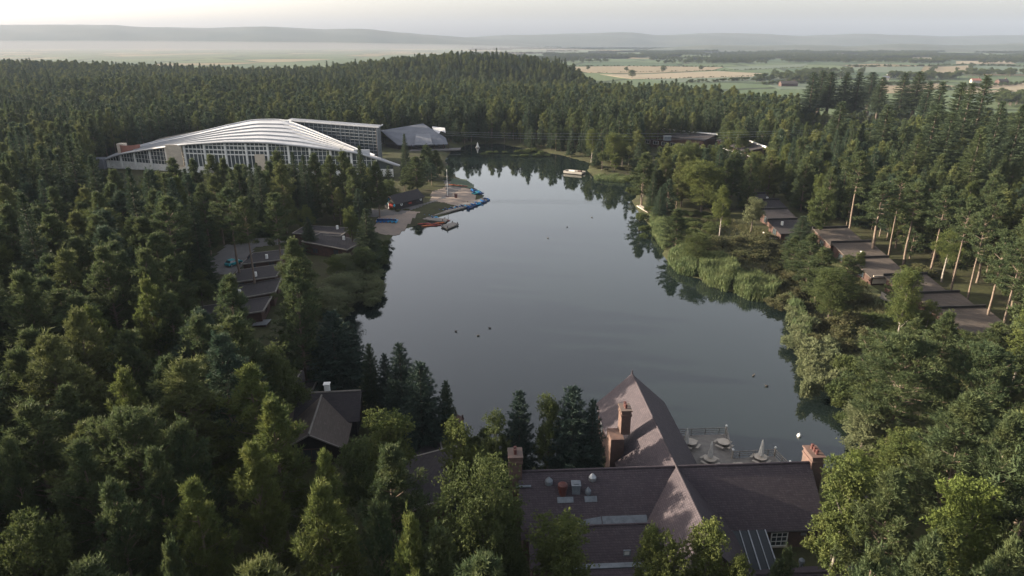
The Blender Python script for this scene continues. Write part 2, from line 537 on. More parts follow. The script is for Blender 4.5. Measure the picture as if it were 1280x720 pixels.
# far hills: broad ridges whose skyline follows the photograph
def hill_range(prof, Y0, depth, label, seed, lo=-40):
    rng = np.random.default_rng(seed)
    px = np.array([p[0] for p in prof], float); py = np.array([p[1] for p in prof], float)
    cols = np.linspace(px[0], px[-1], 150)
    yy = np.interp(cols, px, py)
    k = np.array([.06, .25, .38, .25, .06])
    yy = np.convolve(np.pad(yy, 2, 'edge'), k, 'valid')
    yy += .35 * np.sin(cols * .045 + seed) + rng.normal(0, .12, len(cols))
    rows = np.linspace(-1, 1, 17)
    V = np.zeros((len(rows), len(cols), 3))
    for j, c in enumerate(cols):
        top = atY(c, yy[j], Y0)
        for i, r in enumerate(rows):
            f = math.cos(r * math.pi / 2) ** .9
            V[i, j] = (top.x * (1 + r * depth / Y0), Y0 + r * depth, -45 + (top.z + 45) * f + (18 * math.sin(j * .35 + i * 1.7 + seed) * (1 - abs(r)) * abs(r) * 2))
    n, m_ = len(rows), len(cols)
    q = np.arange(n * m_).reshape(n, m_)
    F = np.stack([q[:-1, :-1], q[:-1, 1:], q[1:, 1:], q[1:, :-1]], -1).reshape(-1, 4)
    o = link_mesh('hills', np_mesh('hills', V.reshape(-1, 3), F, True), M['hill'])
    tag(o, label, 'hills', kind='structure')

hill_range([(-420, 34), (-200, 33), (0, 31), (150, 31), (162, 33.5), (250, 35), (330, 33), (400, 36.5), (455, 35.5), (490, 40), (530, 43), (590, 47), (660, 54), (720, 60)], 7000, 1500,
           'long flat topped hill range fading in the mist', 1)
hill_range([(480, 56), (560, 47.5), (640, 44), (700, 42), (790, 40.5), (825, 44), (880, 41.5), (960, 42), (1000, 45), (1085, 42), (1150, 44), (1180, 46), (1250, 43.5), (1400, 44), (1700, 46)], 7600, 1300,
           'low blue hills along the far side of the plain', 2)
hill_range([(770, 66), (830, 60), (880, 57), (960, 56.5), (1060, 57.5), (1120, 55), (1200, 57), (1290, 54), (1450, 56), (1700, 60)], 4600, 700,
           'low wooded rise crossing the plain before the hills', 3)

# named fields on the plain, thin sheets just above the ground
PLAIN = -15.0
def field(pts, m, label, dz=.25):
    P = [at(px, py, PLAIN) for px, py in pts]
    o = MB().prism([(p.x, p.y) for p in P], PLAIN - 1.5, PLAIN + dz).build('field', M[m])
    tag(o, label, 'field', kind='structure')
field([(690, 84), (795, 82.5), (905, 84), (890, 88), (800, 92), (738, 91)], 'field_tan', 'tan cut field below the wooded ridge')
field([(750, 93), (800, 93), (895, 89), (955, 92), (940, 96), (860, 98), (790, 99)], 'field_pale', 'pale stubble field beside the lone trees', .3)
field([(905, 84), (1010, 80), (1000, 84), (925, 88)], 'field_green', 'long green field right of the tan field')
field([(800, 99), (940, 96.5), (985, 93), (990, 98), (960, 102), (850, 103)], 'field_green', 'green pasture in front of the stubble field', .28)
field([(1160, 92.5), (1170, 84), (1216, 81.5), (1208, 90), (1195, 93)], 'field_tan', 'orange tan field above the spruce tops')
field([(1218, 82), (1290, 84), (1300, 93), (1212, 91)], 'field_dark', 'deep green field right of the orange tan field')
field([(1195, 76.5), (1260, 76), (1270, 80), (1195, 80)], 'field_pale', 'pale strip of field under the far hedges')
field([(1060, 84), (1155, 83), (1150, 90), (1080, 91)], 'field_green', 'green field between the two spruce clumps')
field([(1100, 107), (1170, 104), (1195, 108), (1140, 116), (1100, 117)], 'field_tan', 'tan field glimpsed between the spruce tops')
field([(960, 106), (1010, 104), (1015, 112), (975, 112)], 'field_green', 'pale green field left of the tall spruces')
field([(1200, 108), (1300, 103), (1310, 112), (1210, 120)], 'field_pale', 'pale field at the right edge above the spruces')
field([(1180, 120), (1300, 113), (1310, 122), (1215, 128)], 'field_dark', 'dark green field behind the right hand spruces', .28)
field([(640, 73), (745, 70), (740, 72.5), (660, 76)], 'field_pale', 'faint pale field beyond the wooded hill')
field([(1094, 68), (1138, 67.6), (1136, 70.6), (1096, 71)], 'field_pale', 'small white field far out on the plain')

# haze: even, pale air round the camera and the whole scene
def haze():
    m = bpy.data.materials.new('haze_air'); m.use_nodes = True
    nt = m.node_tree
    for n in list(nt.nodes):
        if n.type == 'BSDF_PRINCIPLED': nt.nodes.remove(n)
    v = nd(nt, 'ShaderNodeVolumePrincipled')
    v.inputs['Color'].default_value = (.285, .345, .45, 1)
    v.inputs['Density'].default_value = .00009
    v.inputs['Anisotropy'].default_value = .0
    nt.links.new(v.outputs[0], [n for n in nt.nodes if n.type == 'OUTPUT_MATERIAL'][0].inputs['Volume'])
    o = MB().prism([(gx[0] - 60, gy[0] - 60), (gx[-1] + 60, gy[0] - 60), (gx[-1] + 60, gy[-1] + 60), (gx[0] - 60, gy[-1] + 60)], -62, 330).build('haze', m)
    tag(o, 'thin pale morning haze over wood, lake and plain', 'haze', kind='stuff')
haze()

def mist():
    m = bpy.data.materials.new('mist_air'); m.use_nodes = True
    nt = m.node_tree
    for n in list(nt.nodes):
        if n.type == 'BSDF_PRINCIPLED': nt.nodes.remove(n)
    v = nd(nt, 'ShaderNodeVolumePrincipled')
    v.inputs['Color'].default_value = (.38, .38, .39, 1)
    v.inputs['Density'].default_value = .0002
    nt.links.new(v.outputs[0], [n for n in nt.nodes if n.type == 'OUTPUT_MATERIAL'][0].inputs['Volume'])
    pts, fs, n, k = [], [], 48, 10
    for i in range(1, k):
        t = math.pi * i / k
        for j in range(n):
            a = 2 * math.pi * j / n
            pts.append((-3300 + 3900 * math.sin(t) * math.cos(a), 4100 + 2300 * math.sin(t) * math.sin(a), -16 - 66 * math.cos(t)))
    for i in range(k - 2):
        for j in range(n): fs.append((i * n + j, i * n + (j + 1) % n, (i + 1) * n + (j + 1) % n, (i + 1) * n + j))
    fs += [tuple(range(n - 1, -1, -1)), tuple(range((k - 2) * n, (k - 1) * n))]
    tag(MB().add(pts, fs).build('mist', m, None, True), 'white morning mist lying on the plain before the left hills', 'mist', kind='stuff')
mist()

# ------------------------------------------------------------------ trees: needle and leaf generators
def unit(a):
    return a / np.maximum(np.linalg.norm(a, axis=-1, keepdims=True), 1e-9)

def blades(rng, P, D, k, L, W, spread):
    """k narrow triangles per tuft at P, fanned about direction D"""
    n = len(P)
    d = unit(np.repeat(D, k, 0) + rng.normal(0, spread, (n * k, 3)))
    p = np.repeat(P, k, 0) + rng.normal(0, L * .18, (n * k, 3))
    s = unit(np.cross(d, rng.normal(0, 1, (n * k, 3))))
    l = (L * rng.uniform(.7, 1.25, (n * k, 1)))
    w = (W * rng.uniform(.7, 1.3, (n * k, 1))) * .5
    V = np.stack([p - s * w, p + s * w, p + d * l], 1).reshape(-1, 3)
    return V, np.arange(len(V)).reshape(-1, 3)

def tubes_np(paths, n=5):
    """paths: list of (points (m,3), radii (m)) -> quads"""
    Vs, Fs, o = [], [], 0
    for pts, rr in paths:
        m = len(pts)
        d = unit(np.gradient(pts, axis=0))
        a = unit(np.cross(d, np.array([.31, .87, .12])))
        b = np.cross(d, a)
        t = np.arange(n) * 2 * math.pi / n
        ring = (a[:, None, :] * np.cos(t)[None, :, None] + b[:, None, :] * np.sin(t)[None, :, None]) * np.asarray(rr)[:, None, None] + pts[:, None, :]
        Vs.append(ring.reshape(-1, 3))
        q = np.arange(m * n).reshape(m, n) + o
        Fs.append(np.stack([q[:-1], np.roll(q[:-1], -1, 1), np.roll(q[1:], -1, 1), q[1:]], -1).reshape(-1, 4))
        o += m * n
    return np.concatenate(Vs), np.concatenate(Fs)

def trunk_path(rng, H, r0, lean=.02):
    z = np.linspace(-.6, H * .96, 9)
    off = np.cumsum(rng.normal(0, lean, (9, 2)), 0) * H / 9
    off -= off[0]
    return np.column_stack([off, z]), r0 * (1 - .9 * np.clip(z / H, 0, 1) ** 1.1) + .02

def along(tp, z):
    return np.array([np.interp(z, tp[:, 2], tp[:, 0]), np.interp(z, tp[:, 2], tp[:, 1]), z])

def gen_pine(seed, H, base, R, nb, tufts, kb, L, W, flat=.6, top_round=.6, limbs=True):
    """Scots pine: lumpy pads of needles at the branch ends"""
    rng = np.random.default_rng(seed)
    tp, tr = trunk_path(rng, H, .0125 * H ** .95)
    paths = [(tp, tr)]
    P, D = [], []
    side = rng.uniform(0, 6.28)
    for i in range(nb):
        t = (i + rng.uniform(0, 1)) / nb
        z = base + (H - base) * t * .97
        prof = (1 - t ** 1.75) ** top_round * (.62 + .38 * min(1, t / .28))
        l = R * prof * rng.uniform(.5, 1.25) + .25
        az = i * 2.399 + rng.normal(0, .35)
        l *= 1 + .16 * math.cos(az - side)
        el = .02 + .95 * t + rng.normal(0, .12)
        o = along(tp, z)
        d = np.array([math.cos(az) * math.cos(el), math.sin(az) * math.cos(el), math.sin(el)])
        end = o + d * l + np.array([0, 0, .12 * l])
        if limbs and (l > .5 * R):
            paths.append((np.array([o, o + d * l * .5, end]), np.array([.05, .035, .015]) * H / 15))
        nc = max(2, int(round(1 + 3.2 * l / R)))
        for c in range(nc):
            f = .42 + .58 * (c + rng.uniform(.2, 1)) / nc
            cc = o + d * l * f + np.array([0, 0, .12 * l * f * f])
            rc = (.34 + .40 * prof) * rng.uniform(.6, 1.3) * R / 3.0
            pts = unit(rng.normal(0, 1, (tufts, 3))) * rng.uniform(.35, 1, (tufts, 1)) * rc
            pts[:, 2] *= flat
            P.append(cc + pts)
            D.append(unit(unit(pts) * .7 + d * .45 + np.array([0, 0, .65])))
    n = tufts * 3
    P.append(np.array([tp[-1, 0], tp[-1, 1], H * .97]) + rng.normal(0, 1, (n, 3)) * np.array([.28, .28, .45]) * R / 3)
    D.append(np.tile(np.array([[0, 0, 1.0]]), (n, 1)))
    cv, cf = blades(rng, np.concatenate(P), np.concatenate(D), kb, L, W, .5)
    tv, tf = tubes_np(paths)
    return (cv, cf), (tv, tf)

def gen_spruce(seed, H, base, R, nw, per, kb, L, W, droop=.25, power=.8, gap=0.0):
    """spruce or fir: whorls of feathery boughs in a cone"""
    rng = np.random.default_rng(seed)
    tp, tr = trunk_path(rng, H, .017 * H ** .95, .006)
    paths = [(tp, tr)]
    P, D = [], []
    for i in range(nw):
        t = (i + .5) / nw
        z = base + (H - base) * t
        m = max(4, int(per * (1 - .5 * t)))
        for j in range(m):
            az = 6.283 * (j + rng.uniform(-.3, .3)) / m + i * 1.1
            l = (R * (1 - t) ** power * rng.uniform(.68, 1.15) + .16) * (1 - gap * rng.uniform(0, 1) ** 2)
            el = -droop + (droop + .75) * t ** 1.6 + rng.normal(0, .07)
            d = np.array([math.cos(az) * math.cos(el), math.sin(az) * math.cos(el), math.sin(el)])
            sd = np.array([-math.sin(az), math.cos(az), 0])
            o = along(tp, z + rng.uniform(-.5, .5) * (H - base) / nw)
            ns = max(2, int(l / .34))
            f = np.linspace(.18, 1, ns)[:, None]
            c = o + d * l * f
            c[:, 2] -= .12 * l * np.sin(f[:, 0] * 2.2) - .10 * l * f[:, 0] ** 2
            for sgn in (-1, 0, 1):
                wdt = .30 * l * (1.05 - f) * sgn
                P.append(c + sd * wdt + rng.normal(0, .07, c.shape))
                D.append(np.tile(unit((d + sd * sgn * .8 + np.array([0, 0, .10]))[None]), (ns, 1)))
    P.append(np.column_stack([np.full(8, tp[-1, 0]), np.full(8, tp[-1, 1]), np.linspace(H * .93, H, 8)])); D.append(np.tile([[0, 0, 1.]], (8, 1)))
    cv, cf = blades(rng, np.concatenate(P), np.concatenate(D), kb, L, W, .38)
    return (cv, cf), tubes_np(paths)

def gen_broad(seed, H, base, R, nc, tufts, kb, L, W, lobes=7, slim=0.0, weep=0.0):
    """broadleaf: leaf sprays filling several uneven lobes"""
    rng = np.random.default_rng(seed)
    tp, tr = trunk_path(rng, H * .85, .015 * H ** .95, .03)
    paths = [(tp, tr)]
    mid = (H + base) / 2
    hz = (H - base) / 2
    lob = []
    for i in range(lobes):
        a = i * 2.4 + rng.normal(0, .4)
        h = rng.uniform(-.62, .72)
        rr = math.sqrt(max(.05, 1 - h * h)) * rng.uniform(.35, .62) * (1 - slim * max(0, h))
        lob.append((np.array([math.cos(a) * rr * R, math.sin(a) * rr * R, mid + h * hz]), rng.uniform(.38, .55) * R))
    lob.append((np.array([0, 0, H - .32 * hz]), .42 * R)); lob.append((np.array([0, 0, mid]), .62 * R))
    for c, r in lob[:-2]:
        o = along(tp, max(base * .6, c[2] - r * 1.2))
        paths.append((np.array([o, (o + c) / 2 + [0, 0, -.1 * r], c]), np.array([.06, .045, .02]) * H / 12))
    P, D = [], []
    w = np.array([r ** 2 for c, r in lob]); w /= w.sum()
    for k in rng.choice(len(lob), nc, p=w):
        c, r = lob[k]
        u = unit(rng.normal(0, 1, 3)); u[2] = u[2] * .8 + .2
        cc = c + u * r * rng.uniform(.55, 1.05) * np.array([1, 1, 1 + .35 * hz / R * .6])
        pts = rng.normal(0, 1, (tufts, 3)) * np.array([.20, .20, .16 + .2 * weep]) * R / 2.6
        P.append(cc + pts)
        D.append(unit(u * .8 + rng.normal(0, .35, (tufts, 3)) + np.array([0, 0, .25 - weep])))
    cv, cf = blades(rng, np.concatenate(P), np.concatenate(D), kb, L, W, .7)
    return (cv, cf), tubes_np(paths)

def gen_bush(seed, H, R, nc, tufts, kb, L, W):
    rng = np.random.default_rng(seed)
    lob = [(np.array([rng.uniform(-.5, .5) * R, rng.uniform(-.5, .5) * R, H * rng.uniform(.3, .62)]), rng.uniform(.4, .6) * R) for _ in range(5)]
    P, D = [], []
    for k in rng.integers(0, 5, nc):
        c, r = lob[k]
        u = unit(rng.normal(0, 1, 3)); u[2] = abs(u[2]) * .9 - .15
        cc = c + u * np.array([r, r, H * .42]) * rng.uniform(.5, 1.05)
        cc[2] = max(cc[2], .1)
        P.append(cc + rng.normal(0, .13, (tufts, 3)) * R / 1.5)
        D.append(unit(u + rng.normal(0, .4, (tufts, 3)) + np.array([0, 0, .7])))
    return blades(rng, np.concatenate(P), np.concatenate(D), kb, L, W, .55)

KIND = {}     # kind -> list of (crown mesh, trunk mesh, H, R)
def reg(kind, crown, trunk, H, R, leaf, bark):
    cm = np_mesh(kind + '_crown', *crown); cm.materials.append(M[leaf])
    tm = np_mesh(kind + '_trunk', *trunk, True); tm.materials.append(M[bark])
    KIND.setdefault(kind, []).append((cm, tm, H, R))

for s in range(6):
    H = 15.5 + (s % 3)
    reg('pine', *gen_pine(10 + s, H, H * (.10 + .05 * (s % 3)), 3.0, 66 + 4 * s, 14, 8, .38, .080, .80 + .06 * (s % 3), .62 + .12 * (s % 3)), H, 3.0, 'pine', 'bark_pine')
for s in range(4):
    H = 19.0 + s
    reg('tall_pine', *gen_pine(40 + s, H, H * (.46 + .04 * s), 3.0, 40, 13, 8, .42, .085, .52, .5), H, 3.0, 'pine', 'bark_pine')
for s in range(4):
    H = 20.0 + 2 * s
    reg('spruce', *gen_spruce(60 + s, H, H * .06, 3.4, 34 + 3 * s, 11, 6, .48, .10, .30, .78, .2), H, 3.4, 'spruce', 'bark')
for s in range(3):
    H = 30.0 + s
    reg('tall_spruce', *gen_spruce(80 + s, H, H * (.12 + .1 * s), 3.3, 36, 9, 6, .55, .12, .38, .62, .45), H, 3.3, 'spruce', 'bark')
for s in range(3):
    H = 12.0 + s
    reg('fir', *gen_spruce(100 + s, H, H * .10, 3.0, 24, 11, 8, .42, .09, .12, .62, .15), H, 3.0, 'fir', 'bark')
for s in range(4):
    H = 12.0 + s
    reg('broad', *gen_broad(120 + s, H, H * .14, 3.0, 330, 17, 5, .19, .115, 9), H, 3.0, 'broad', 'bark')
for s in range(3):
    H = 12.5 + s
    reg('birch', *gen_broad(140 + s, H, H * .12, 2.4, 300, 17, 5, .17, .095, 10, .55, .3), H, 2.4, 'birch', 'bark_birch')
for s in range(3):
    H = 17.0 + s
    reg('big_pine', *gen_pine(180 + s, H, H * (.30 + .05 * s), 5.2, 66, 24, 8, .40, .08, .50, .55), H, 5.2, 'pine', 'bark_pine')
    reg('big_broad', *gen_broad(190 + s, H, H * .12, 4.6, 640, 18, 5, .19, .115, 13), H, 4.6, 'broad', 'bark')
    reg('big_birch', *gen_broad(195 + s, H, H * .12, 3.5, 520, 18, 5, .17, .095, 12, .5, .3), H, 3.5, 'birch', 'bark_birch')
BUSH = []
for s in range(4):
    me = np_mesh('bush', *gen_bush(160 + s, 2.4, 1.6, 140, 14, 4, .20, .09)); me.materials.append(M['broad'])
    BUSH.append(me)

CAT = dict(pine='pine tree', tall_pine='pine tree', spruce='spruce tree', tall_spruce='spruce tree', fir='fir tree', broad='broadleaf tree', birch='birch tree')
NAME = dict(pine='pine_tree', tall_pine='pine_tree', spruce='spruce_tree', tall_spruce='spruce_tree', fir='fir_tree', broad='broadleaf_tree', birch='birch_tree')
TREES = []    # (x, y, r, h) of every single tree, for spacing
rngT = np.random.default_rng(7)
rnd = random.Random(5)

def plant(kind, x, y, h, r, label, group=None, leaf=None, var=None):
    base = kind
    if kind in ('pine', 'broad', 'birch') and r > (1.62 if kind == 'pine' else 1.28) * KIND[kind][0][3]: base = 'big_' + kind
    vs = KIND[base]
    cm, tm, H, R = vs[rnd.randrange(len(vs)) if var is None else var % len(vs)]
    z = gz1(x, y)
    root = thing(NAME[kind], label, CAT[kind], (x, y, z), rnd.uniform(0, 6.28), group)
    root.scale = (r / R, r / R, h / H)
    link_mesh('trunk', tm, None, root)
    c = link_mesh('crown', cm, None, root)
    if leaf:
        c.material_slots[0].link = 'OBJECT'
        c.material_slots[0].material = M[leaf]
    TREES.append((x, y, r, h))
    return root

def plant_px(kind, px, py, wpx, h, label, group=None, leaf=None, var=None):
    """a tree whose tip stands at a measured point and whose crown is wpx wide in the 1280 px photo"""
    z = 1.0
    for _ in range(4):
        p = at(px, py, z + h)
        z = gz1(p.x, p.y)
    Z = proj(p.x, p.y, z + h * .7)[2]
    return plant(kind, p.x, p.y, h, wpx / 2 * Z / FPX * 1.04, label, group, leaf, var)

# ------------------------------------------------------------------ building helpers
def gable_roof(mb, x0, x1, ym, half, zr, ze, t=.18, oh=.35, ohx=.25):
    """two thick slopes, ridge along local x at y = ym"""
    k = (zr - ze) / half
    e = half + oh
    for s in (-1, 1):
        mb.slab([(x0 - ohx, ym, zr), (x1 + ohx, ym, zr), (x1 + ohx, ym + s * e, zr - k * e), (x0 - ohx, ym + s * e, zr - k * e)], t)

def gable_walls(mb, x0, x1, ym, half, zr, ze, zb):
    d = .12
    a, b = ym - half, ym + half
    for x, q in ((x0, x0 + .3), (x1, x1 - .3)):
        pts = [(a, zb), (b, zb), (b, ze - d), (ym, zr - d - .1), (a, ze - d)]
        n = len(pts)
        mb.add([(x, y, z) for y, z in pts] + [(q, y, z) for y, z in pts],
               [tuple(range(n)), tuple(range(2 * n - 1, n - 1, -1))] + [(i, n + i, n + (i + 1) % n, (i + 1) % n) for i in range(n)])
    mb.box(((x0 + x1) / 2, a + .15, (zb + ze - d) / 2), (x1 - x0 - .62, .3, ze - d - zb))
    mb.box(((x0 + x1) / 2, b - .15, (zb + ze - d) / 2), (x1 - x0 - .62, .3, ze - d - zb))

def swap(T):
    return lambda p: T((p[1], p[0], p[2]))

def window(parent, T, c, w, h, nx_, ny_, mf, mg, axis='x', out=-1):
    """frame with bars standing proud of the wall, pane behind; axis: wall direction in local space"""
    S_ = swap(T) if axis == 'y' else T
    c = (c[1], c[0], c[2]) if axis == 'y' else c
    m = MB(S_); b = .09
    x, y, z = c
    yo = y + out * .06
    for sx in (-1, 1): m.box((x + sx * (w / 2), yo, z), (b, .12, h + b))
    for sz in (-1, 1): m.box((x, yo, z + sz * (h / 2)), (w - b, .12, b))
    for i in range(1, nx_): m.box((x - w / 2 + w * i / nx_, yo, z), (.05, .08, h - b))
    for j in range(1, ny_): m.box((x, yo + out * .004, z - h / 2 + h * j / ny_), (w - b, .07, .05))
    f = m.build('window', M[mf], parent)
    MB(S_).box((x, y + out * .015, z), (w - b, .03, h - b)).build('pane', M[mg], f)
    return f

def chimney(parent, T, x, y, z0, z1, sx, sy, pots=2):
    m = MB(T)
    m.box((x, y, (z0 + z1) / 2), (sx, sy, z1 - z0))
    m.box((x, y, z1 - .55), (sx + .18, sy + .18, .22))
    m.box((x, y, z1 + .08), (sx + .24, sy + .24, .18))
    c = m.build('chimney', M['brick'], parent)
    for i in range(pots):
        u = (i - (pots - 1) / 2) * .55
        q = MB(T).lathe((x + (u if sx >= sy else 0), y + (u if sy > sx else 0), z1 + .17), [(.19, 0), (.16, .1), (.15, .45), (.19, .5), (.17, .55)], 10)
        q.build('chimney_pot', M['clay'], c)
    return c

# ------------------------------------------------------------------ the brick pub on the near shore
PA = math.atan2(1.7, 31.6)
PO = (0.9, 62.0, 1.0)
PT = frame(PO, PA)
pub = thing('lakeside_pub', 'red brick pub with dark clay tiled roofs and tall chimneys on the near lake shore', 'pub', PO)
LX = 31.6; ZR, ZE, HS = 7.5, 3.2, 4.9
CX, CH = 16.9, 4.6            # the crossing roof
r = MB(PT); gable_roof(r, 0, LX, 0, HS, ZR, ZE)
r.tube([(-.2, 0, ZR + .02), (LX + .2, 0, ZR + .02)], .13, 6)
main_roof = r.build('roof', M['pub_tile'], pub)
wl = MB(PT); gable_walls(wl, 0, LX, 0, HS - .05, ZR, ZE, -3.2)
wl.build('wall', M['brick'], pub)
PS = swap(PT)
r = MB(PS); gable_roof(r, -13.0, 21.6, CX, CH, ZR + .06, ZE + .02, .17)
r.tube([(-13.2, CX, ZR + .09), (21.8, CX, ZR + .09)], .13, 6)
r.lathe((21.7, CX, ZR + .1), [(.12, 0), (.16, .15), (.06, .3), (.12, .42), (.03, .6)], 8)
r.build('roof', M['pub_tile'], pub)
wl = MB(PS); gable_walls(wl, -12.9, 21.5, CX, CH - .12, ZR, ZE, -3.2)
wl.build('wall', M['brick'], pub)
# lower front ranges left of the crossing roof
r = MB(PT); gable_roof(r, .6, 12.6, -6.4, 2.7, 5.35, 3.25, .16)
r.tube([(.4, -6.4, 5.37), (12.7, -6.4, 5.37)], .11, 6)
r.build('roof', M['pub_tile'], pub)
wl = MB(PT); gable_walls(wl, .6, 12.4, -6.4, 2.6, 5.35, 3.25, -3.2); wl.build('wall', M['brick'], pub)
r = MB(PT); r.slab([(2.6, -9.9, 3.05), (12.9, -9.9, 3.05), (12.9, -14.5, 1.0), (2.6, -14.5, 1.0)], .16); r.build('roof', M['pub_tile'], pub)
wl = MB(PT); wl.box((7.7, -12.0, -.1), (9.8, 4.2, 1.5)); wl.build('wall', M['brick'], pub)
sl = lambda y_: ZR - (ZR - ZE) / HS * abs(y_) + .10
for xa, xb in ((5.4, 8.2), (8.3, 13.0)): MB(PT).slab([(xa, -4.6, sl(4.6)), (xb, -4.6, sl(4.6)), (xb, -3.75, sl(3.75)), (xa, -3.75 - (.3 if xa < 8 else 0), sl(3.75 + (.3 if xa < 8 else 0)))], .08).build('valley_gutter', M['lead'], pub)
g_ = MB(PT); g_.box((7.8, -9.45, 3.1), (9.6, .8, .12)); g_.build('valley_gutter', M['lead'], pub)
# lower front range on the right
r = MB(PT); r.slab([(22.2, -10.3, 2.0), (33.0, -10.3, 2.0), (33.0, -15.5, -.2), (22.2, -15.5, -.2)], .16)
r.slab([(22.2, -10.25, 2.0), (33.0, -10.25, 2.0), (33.0, -8.6, 1.2), (22.2, -8.6, 1.2)], .16)
r.tube([(22.0, -10.28, 2.03), (33.1, -10.28, 2.03)], .12, 6)
r.build('roof', M['pub_tile'], pub)
wl = MB(PT); wl.box((27.6, -11.6, -.2), (10.4, 5.4, 1.4)); wl.build('wall', M['brick'], pub)
# glazed lean-to in the right hand corner
gl = MB(PT); gl.slab([(21.6, -5.15, 3.0), (25.2, -5.15, 3.0), (25.2, -9.2, 1.25), (21.6, -9.2, 1.25)], .08); lean = gl.build('glass_lean_to', M['roof_glass'], pub)
bb = MB(PT)
for i in range(5):
    x = 21.6 + .9 * i
    bb.tube([(x, -5.2, 3.06), (x, -9.25, 1.31)], .055 if i % 2 else .075, 4)
bb.tube([(21.5, -9.25, 1.3), (25.3, -9.25, 1.3)], .09, 4)
bb.build('glazing_bar', M['metal'], lean)
wl = MB(PT); wl.box((23.4, -9.15, .2), (3.5, .25, 1.9)); wl.build('wall', M['brick'], pub)
window(pub, PT, (27.0, -HS + .02, 1.55), 1.7, 1.7, 3, 3, 'white', 'glass')
MB(PT).box((29.6, -HS - .04, 2.1), (.6, .12, .3)).build('wall_lamp', M['metal'], pub)
MB(PT).box((27.0, -HS - .1, .62), (1.9, .24, .12)).build('window_sill', M['wood_pale'], pub)
for y in (4, 9, 14):
    pass
window(pub, PT, (CX - CH + .12, 12.0, 1.4), 1.2, 1.5, 2, 3, 'white', 'glass', 'y')
window(pub, PT, (CX - CH + .12, 18.5, 1.4), 1.2, 1.5, 2, 3, 'white', 'glass', 'y')
window(pub, PT, (CX + CH - .12, 13.0, 1.4), 1.4, 1.6, 2, 3, 'white', 'glass', 'y', 1)
window(pub, PT, (CX, 21.5, 1.7), 2.2, 2.2, 3, 3, 'white', 'glass', 'x', 1)
chimney(pub, PT, -.55, .2, -.5, 9.6, 1.35, 1.7, 2)
chimney(pub, PT, LX + .75, .5, -.5, 8.4, 1.3, 2.2, 3)
c4 = MB(PT); c4.box((CX - CH - .10, 9.2, 2.6), (1.6, 2.6, 6.8)); c4.build('chimney_base', M['brick'], pub)
chimney(pub, PT, CX - 3.55, 9.9, 5.9, 9.1, 1.15, 1.7, 2)
for xa, xb in ((.3, CX - CH - .6), (CX + CH + .5, LX - .2)):
    yy, zz = -HS - .42, ZE - .38
    MB(PT).tube([(xa, yy, zz), (xb, yy, zz)], .09, 6).build('gutter', M['rubber'], pub)
MB(PT).tube([(1.0, -9.5, 2.92), (12.4, -9.5, 2.92)], .09, 6).build('gutter', M['rubber'], pub)
# leaded flashing strip, roof vents
MB(PT).box((.25, -1.3, 6.55), (1.6, .3, .1)).build('flashing', M['lead'], pub)
def vent(px, py, z, r_, h, m, kind='drum'):
    w_ = at(px, py, z)
    q = MB()
    if kind == 'drum':
        q.lathe((w_.x, w_.y, z - 1.3), [(r_ * .8, 0), (r_ * .8, 1.0), (r_, 1.0), (r_, 1.0 + h), (r_ * .55, 1.15 + h)], 14)
    elif kind == 'box':
        q.box((w_.x, w_.y, z - .5), (r_ * 1.7, r_ * 1.7, 1.4)); q.box((w_.x, w_.y, z + .25), (r_ * 2, r_ * 2, .14)); q.box((w_.x, w_.y, z + .36), (r_ * 1.1, r_ * 1.1, .12))
    else:
        q.lathe((w_.x, w_.y, z - 1.0), [(r_ * .7, 0), (r_ * .7, .8), (r_ * 1.1, .82), (r_ * 1.1, .8 + h), (r_ * .1, 1.25 + h)], 10)
    return q.build('roof_vent', M[m], main_roof)
vent(686, 603, 7.7, .38, .45, 'lead', 'cowl'); vent(703.5, 607, 7.8, .52, .45, 'clay'); vent(720, 607, 7.6, .5, .3, 'lead', 'box')
vent(740.5, 598, 7.9, .38, .4, 'metal', 'cowl'); vent(735, 615, 7.0, .3, .4, 'lead', 'cowl')
for fx, fw in ((4.6, 1.7), (7.3, 1.3)): MB(PT).slab([(fx - fw / 2, -2.15, 5.68), (fx + fw / 2, -2.15, 5.68), (fx + fw / 2, -2.6, 5.28), (fx - fw / 2, -2.6, 5.28)], .06).build('flashing', M['lead'], main_roof)
window(pub, PT, (9.8, -8.95, 4.1), .6, .6, 1, 1, 'lead', 'white')
w_ = at(1002, 703, 2.0)
MB().lathe((w_.x, w_.y, .6), [(.16, 0), (.16, 1.4), (.3, 1.4), (.3, 1.7), (.05, 1.95)], 10).build('roof_vent', M['lead'], pub)

# terrace over the water
def deck_pts(z): return [at(*p, z) for p in ((838, 545), (907, 542.5), (915, 573), (968, 570), (986, 588), (1012, 588), (1012, 610), (838, 610))]
DZ = 1.15
terr = thing('terrace_deck', 'timber terrace over the water behind the pub with post and rail edge', 'terrace', (at(900, 565, 0).x, at(900, 565, 0).y, 0))
dp = deck_pts(DZ)
MB().prism([(p.x, p.y) for p in dp], DZ - .22, DZ).build('deck', M['wood'], terr)
for p in dp[:6]: MB().tube([(p.x, p.y - .3, -2.5), (p.x, p.y - .3, DZ - .2)], .16, 8).build('pile', M['timber'], terr)
edge = dp[:6]
for a, b in zip(edge[:-1], edge[1:]):
    rl = MB(); L = (b - a).length
    for h in (.35, .65, .98): rl.tube([a + Vector((0, 0, h)), b + Vector((0, 0, h))], .04 if h < .9 else .06, 4)
    k = max(1, int(L / 1.8))
    for i in range(k): 
        p = a.lerp(b, (i + .5) / k); rl.box((p.x, p.y, DZ + .5), (.08, .08, 1.0))
    rl.build('railing', M['wood'], terr)
for p in edge:
    pp = MB().box((p.x, p.y, DZ + .58), (.16, .16, 1.16)).build('post', M['wood_pale'], terr)
    MB().lathe((p.x, p.y, DZ + 1.16), [(.07, 0), (.16, .06), (.17, .18), (.08, .28)], 10).build('post_lamp', M['white'], pp)

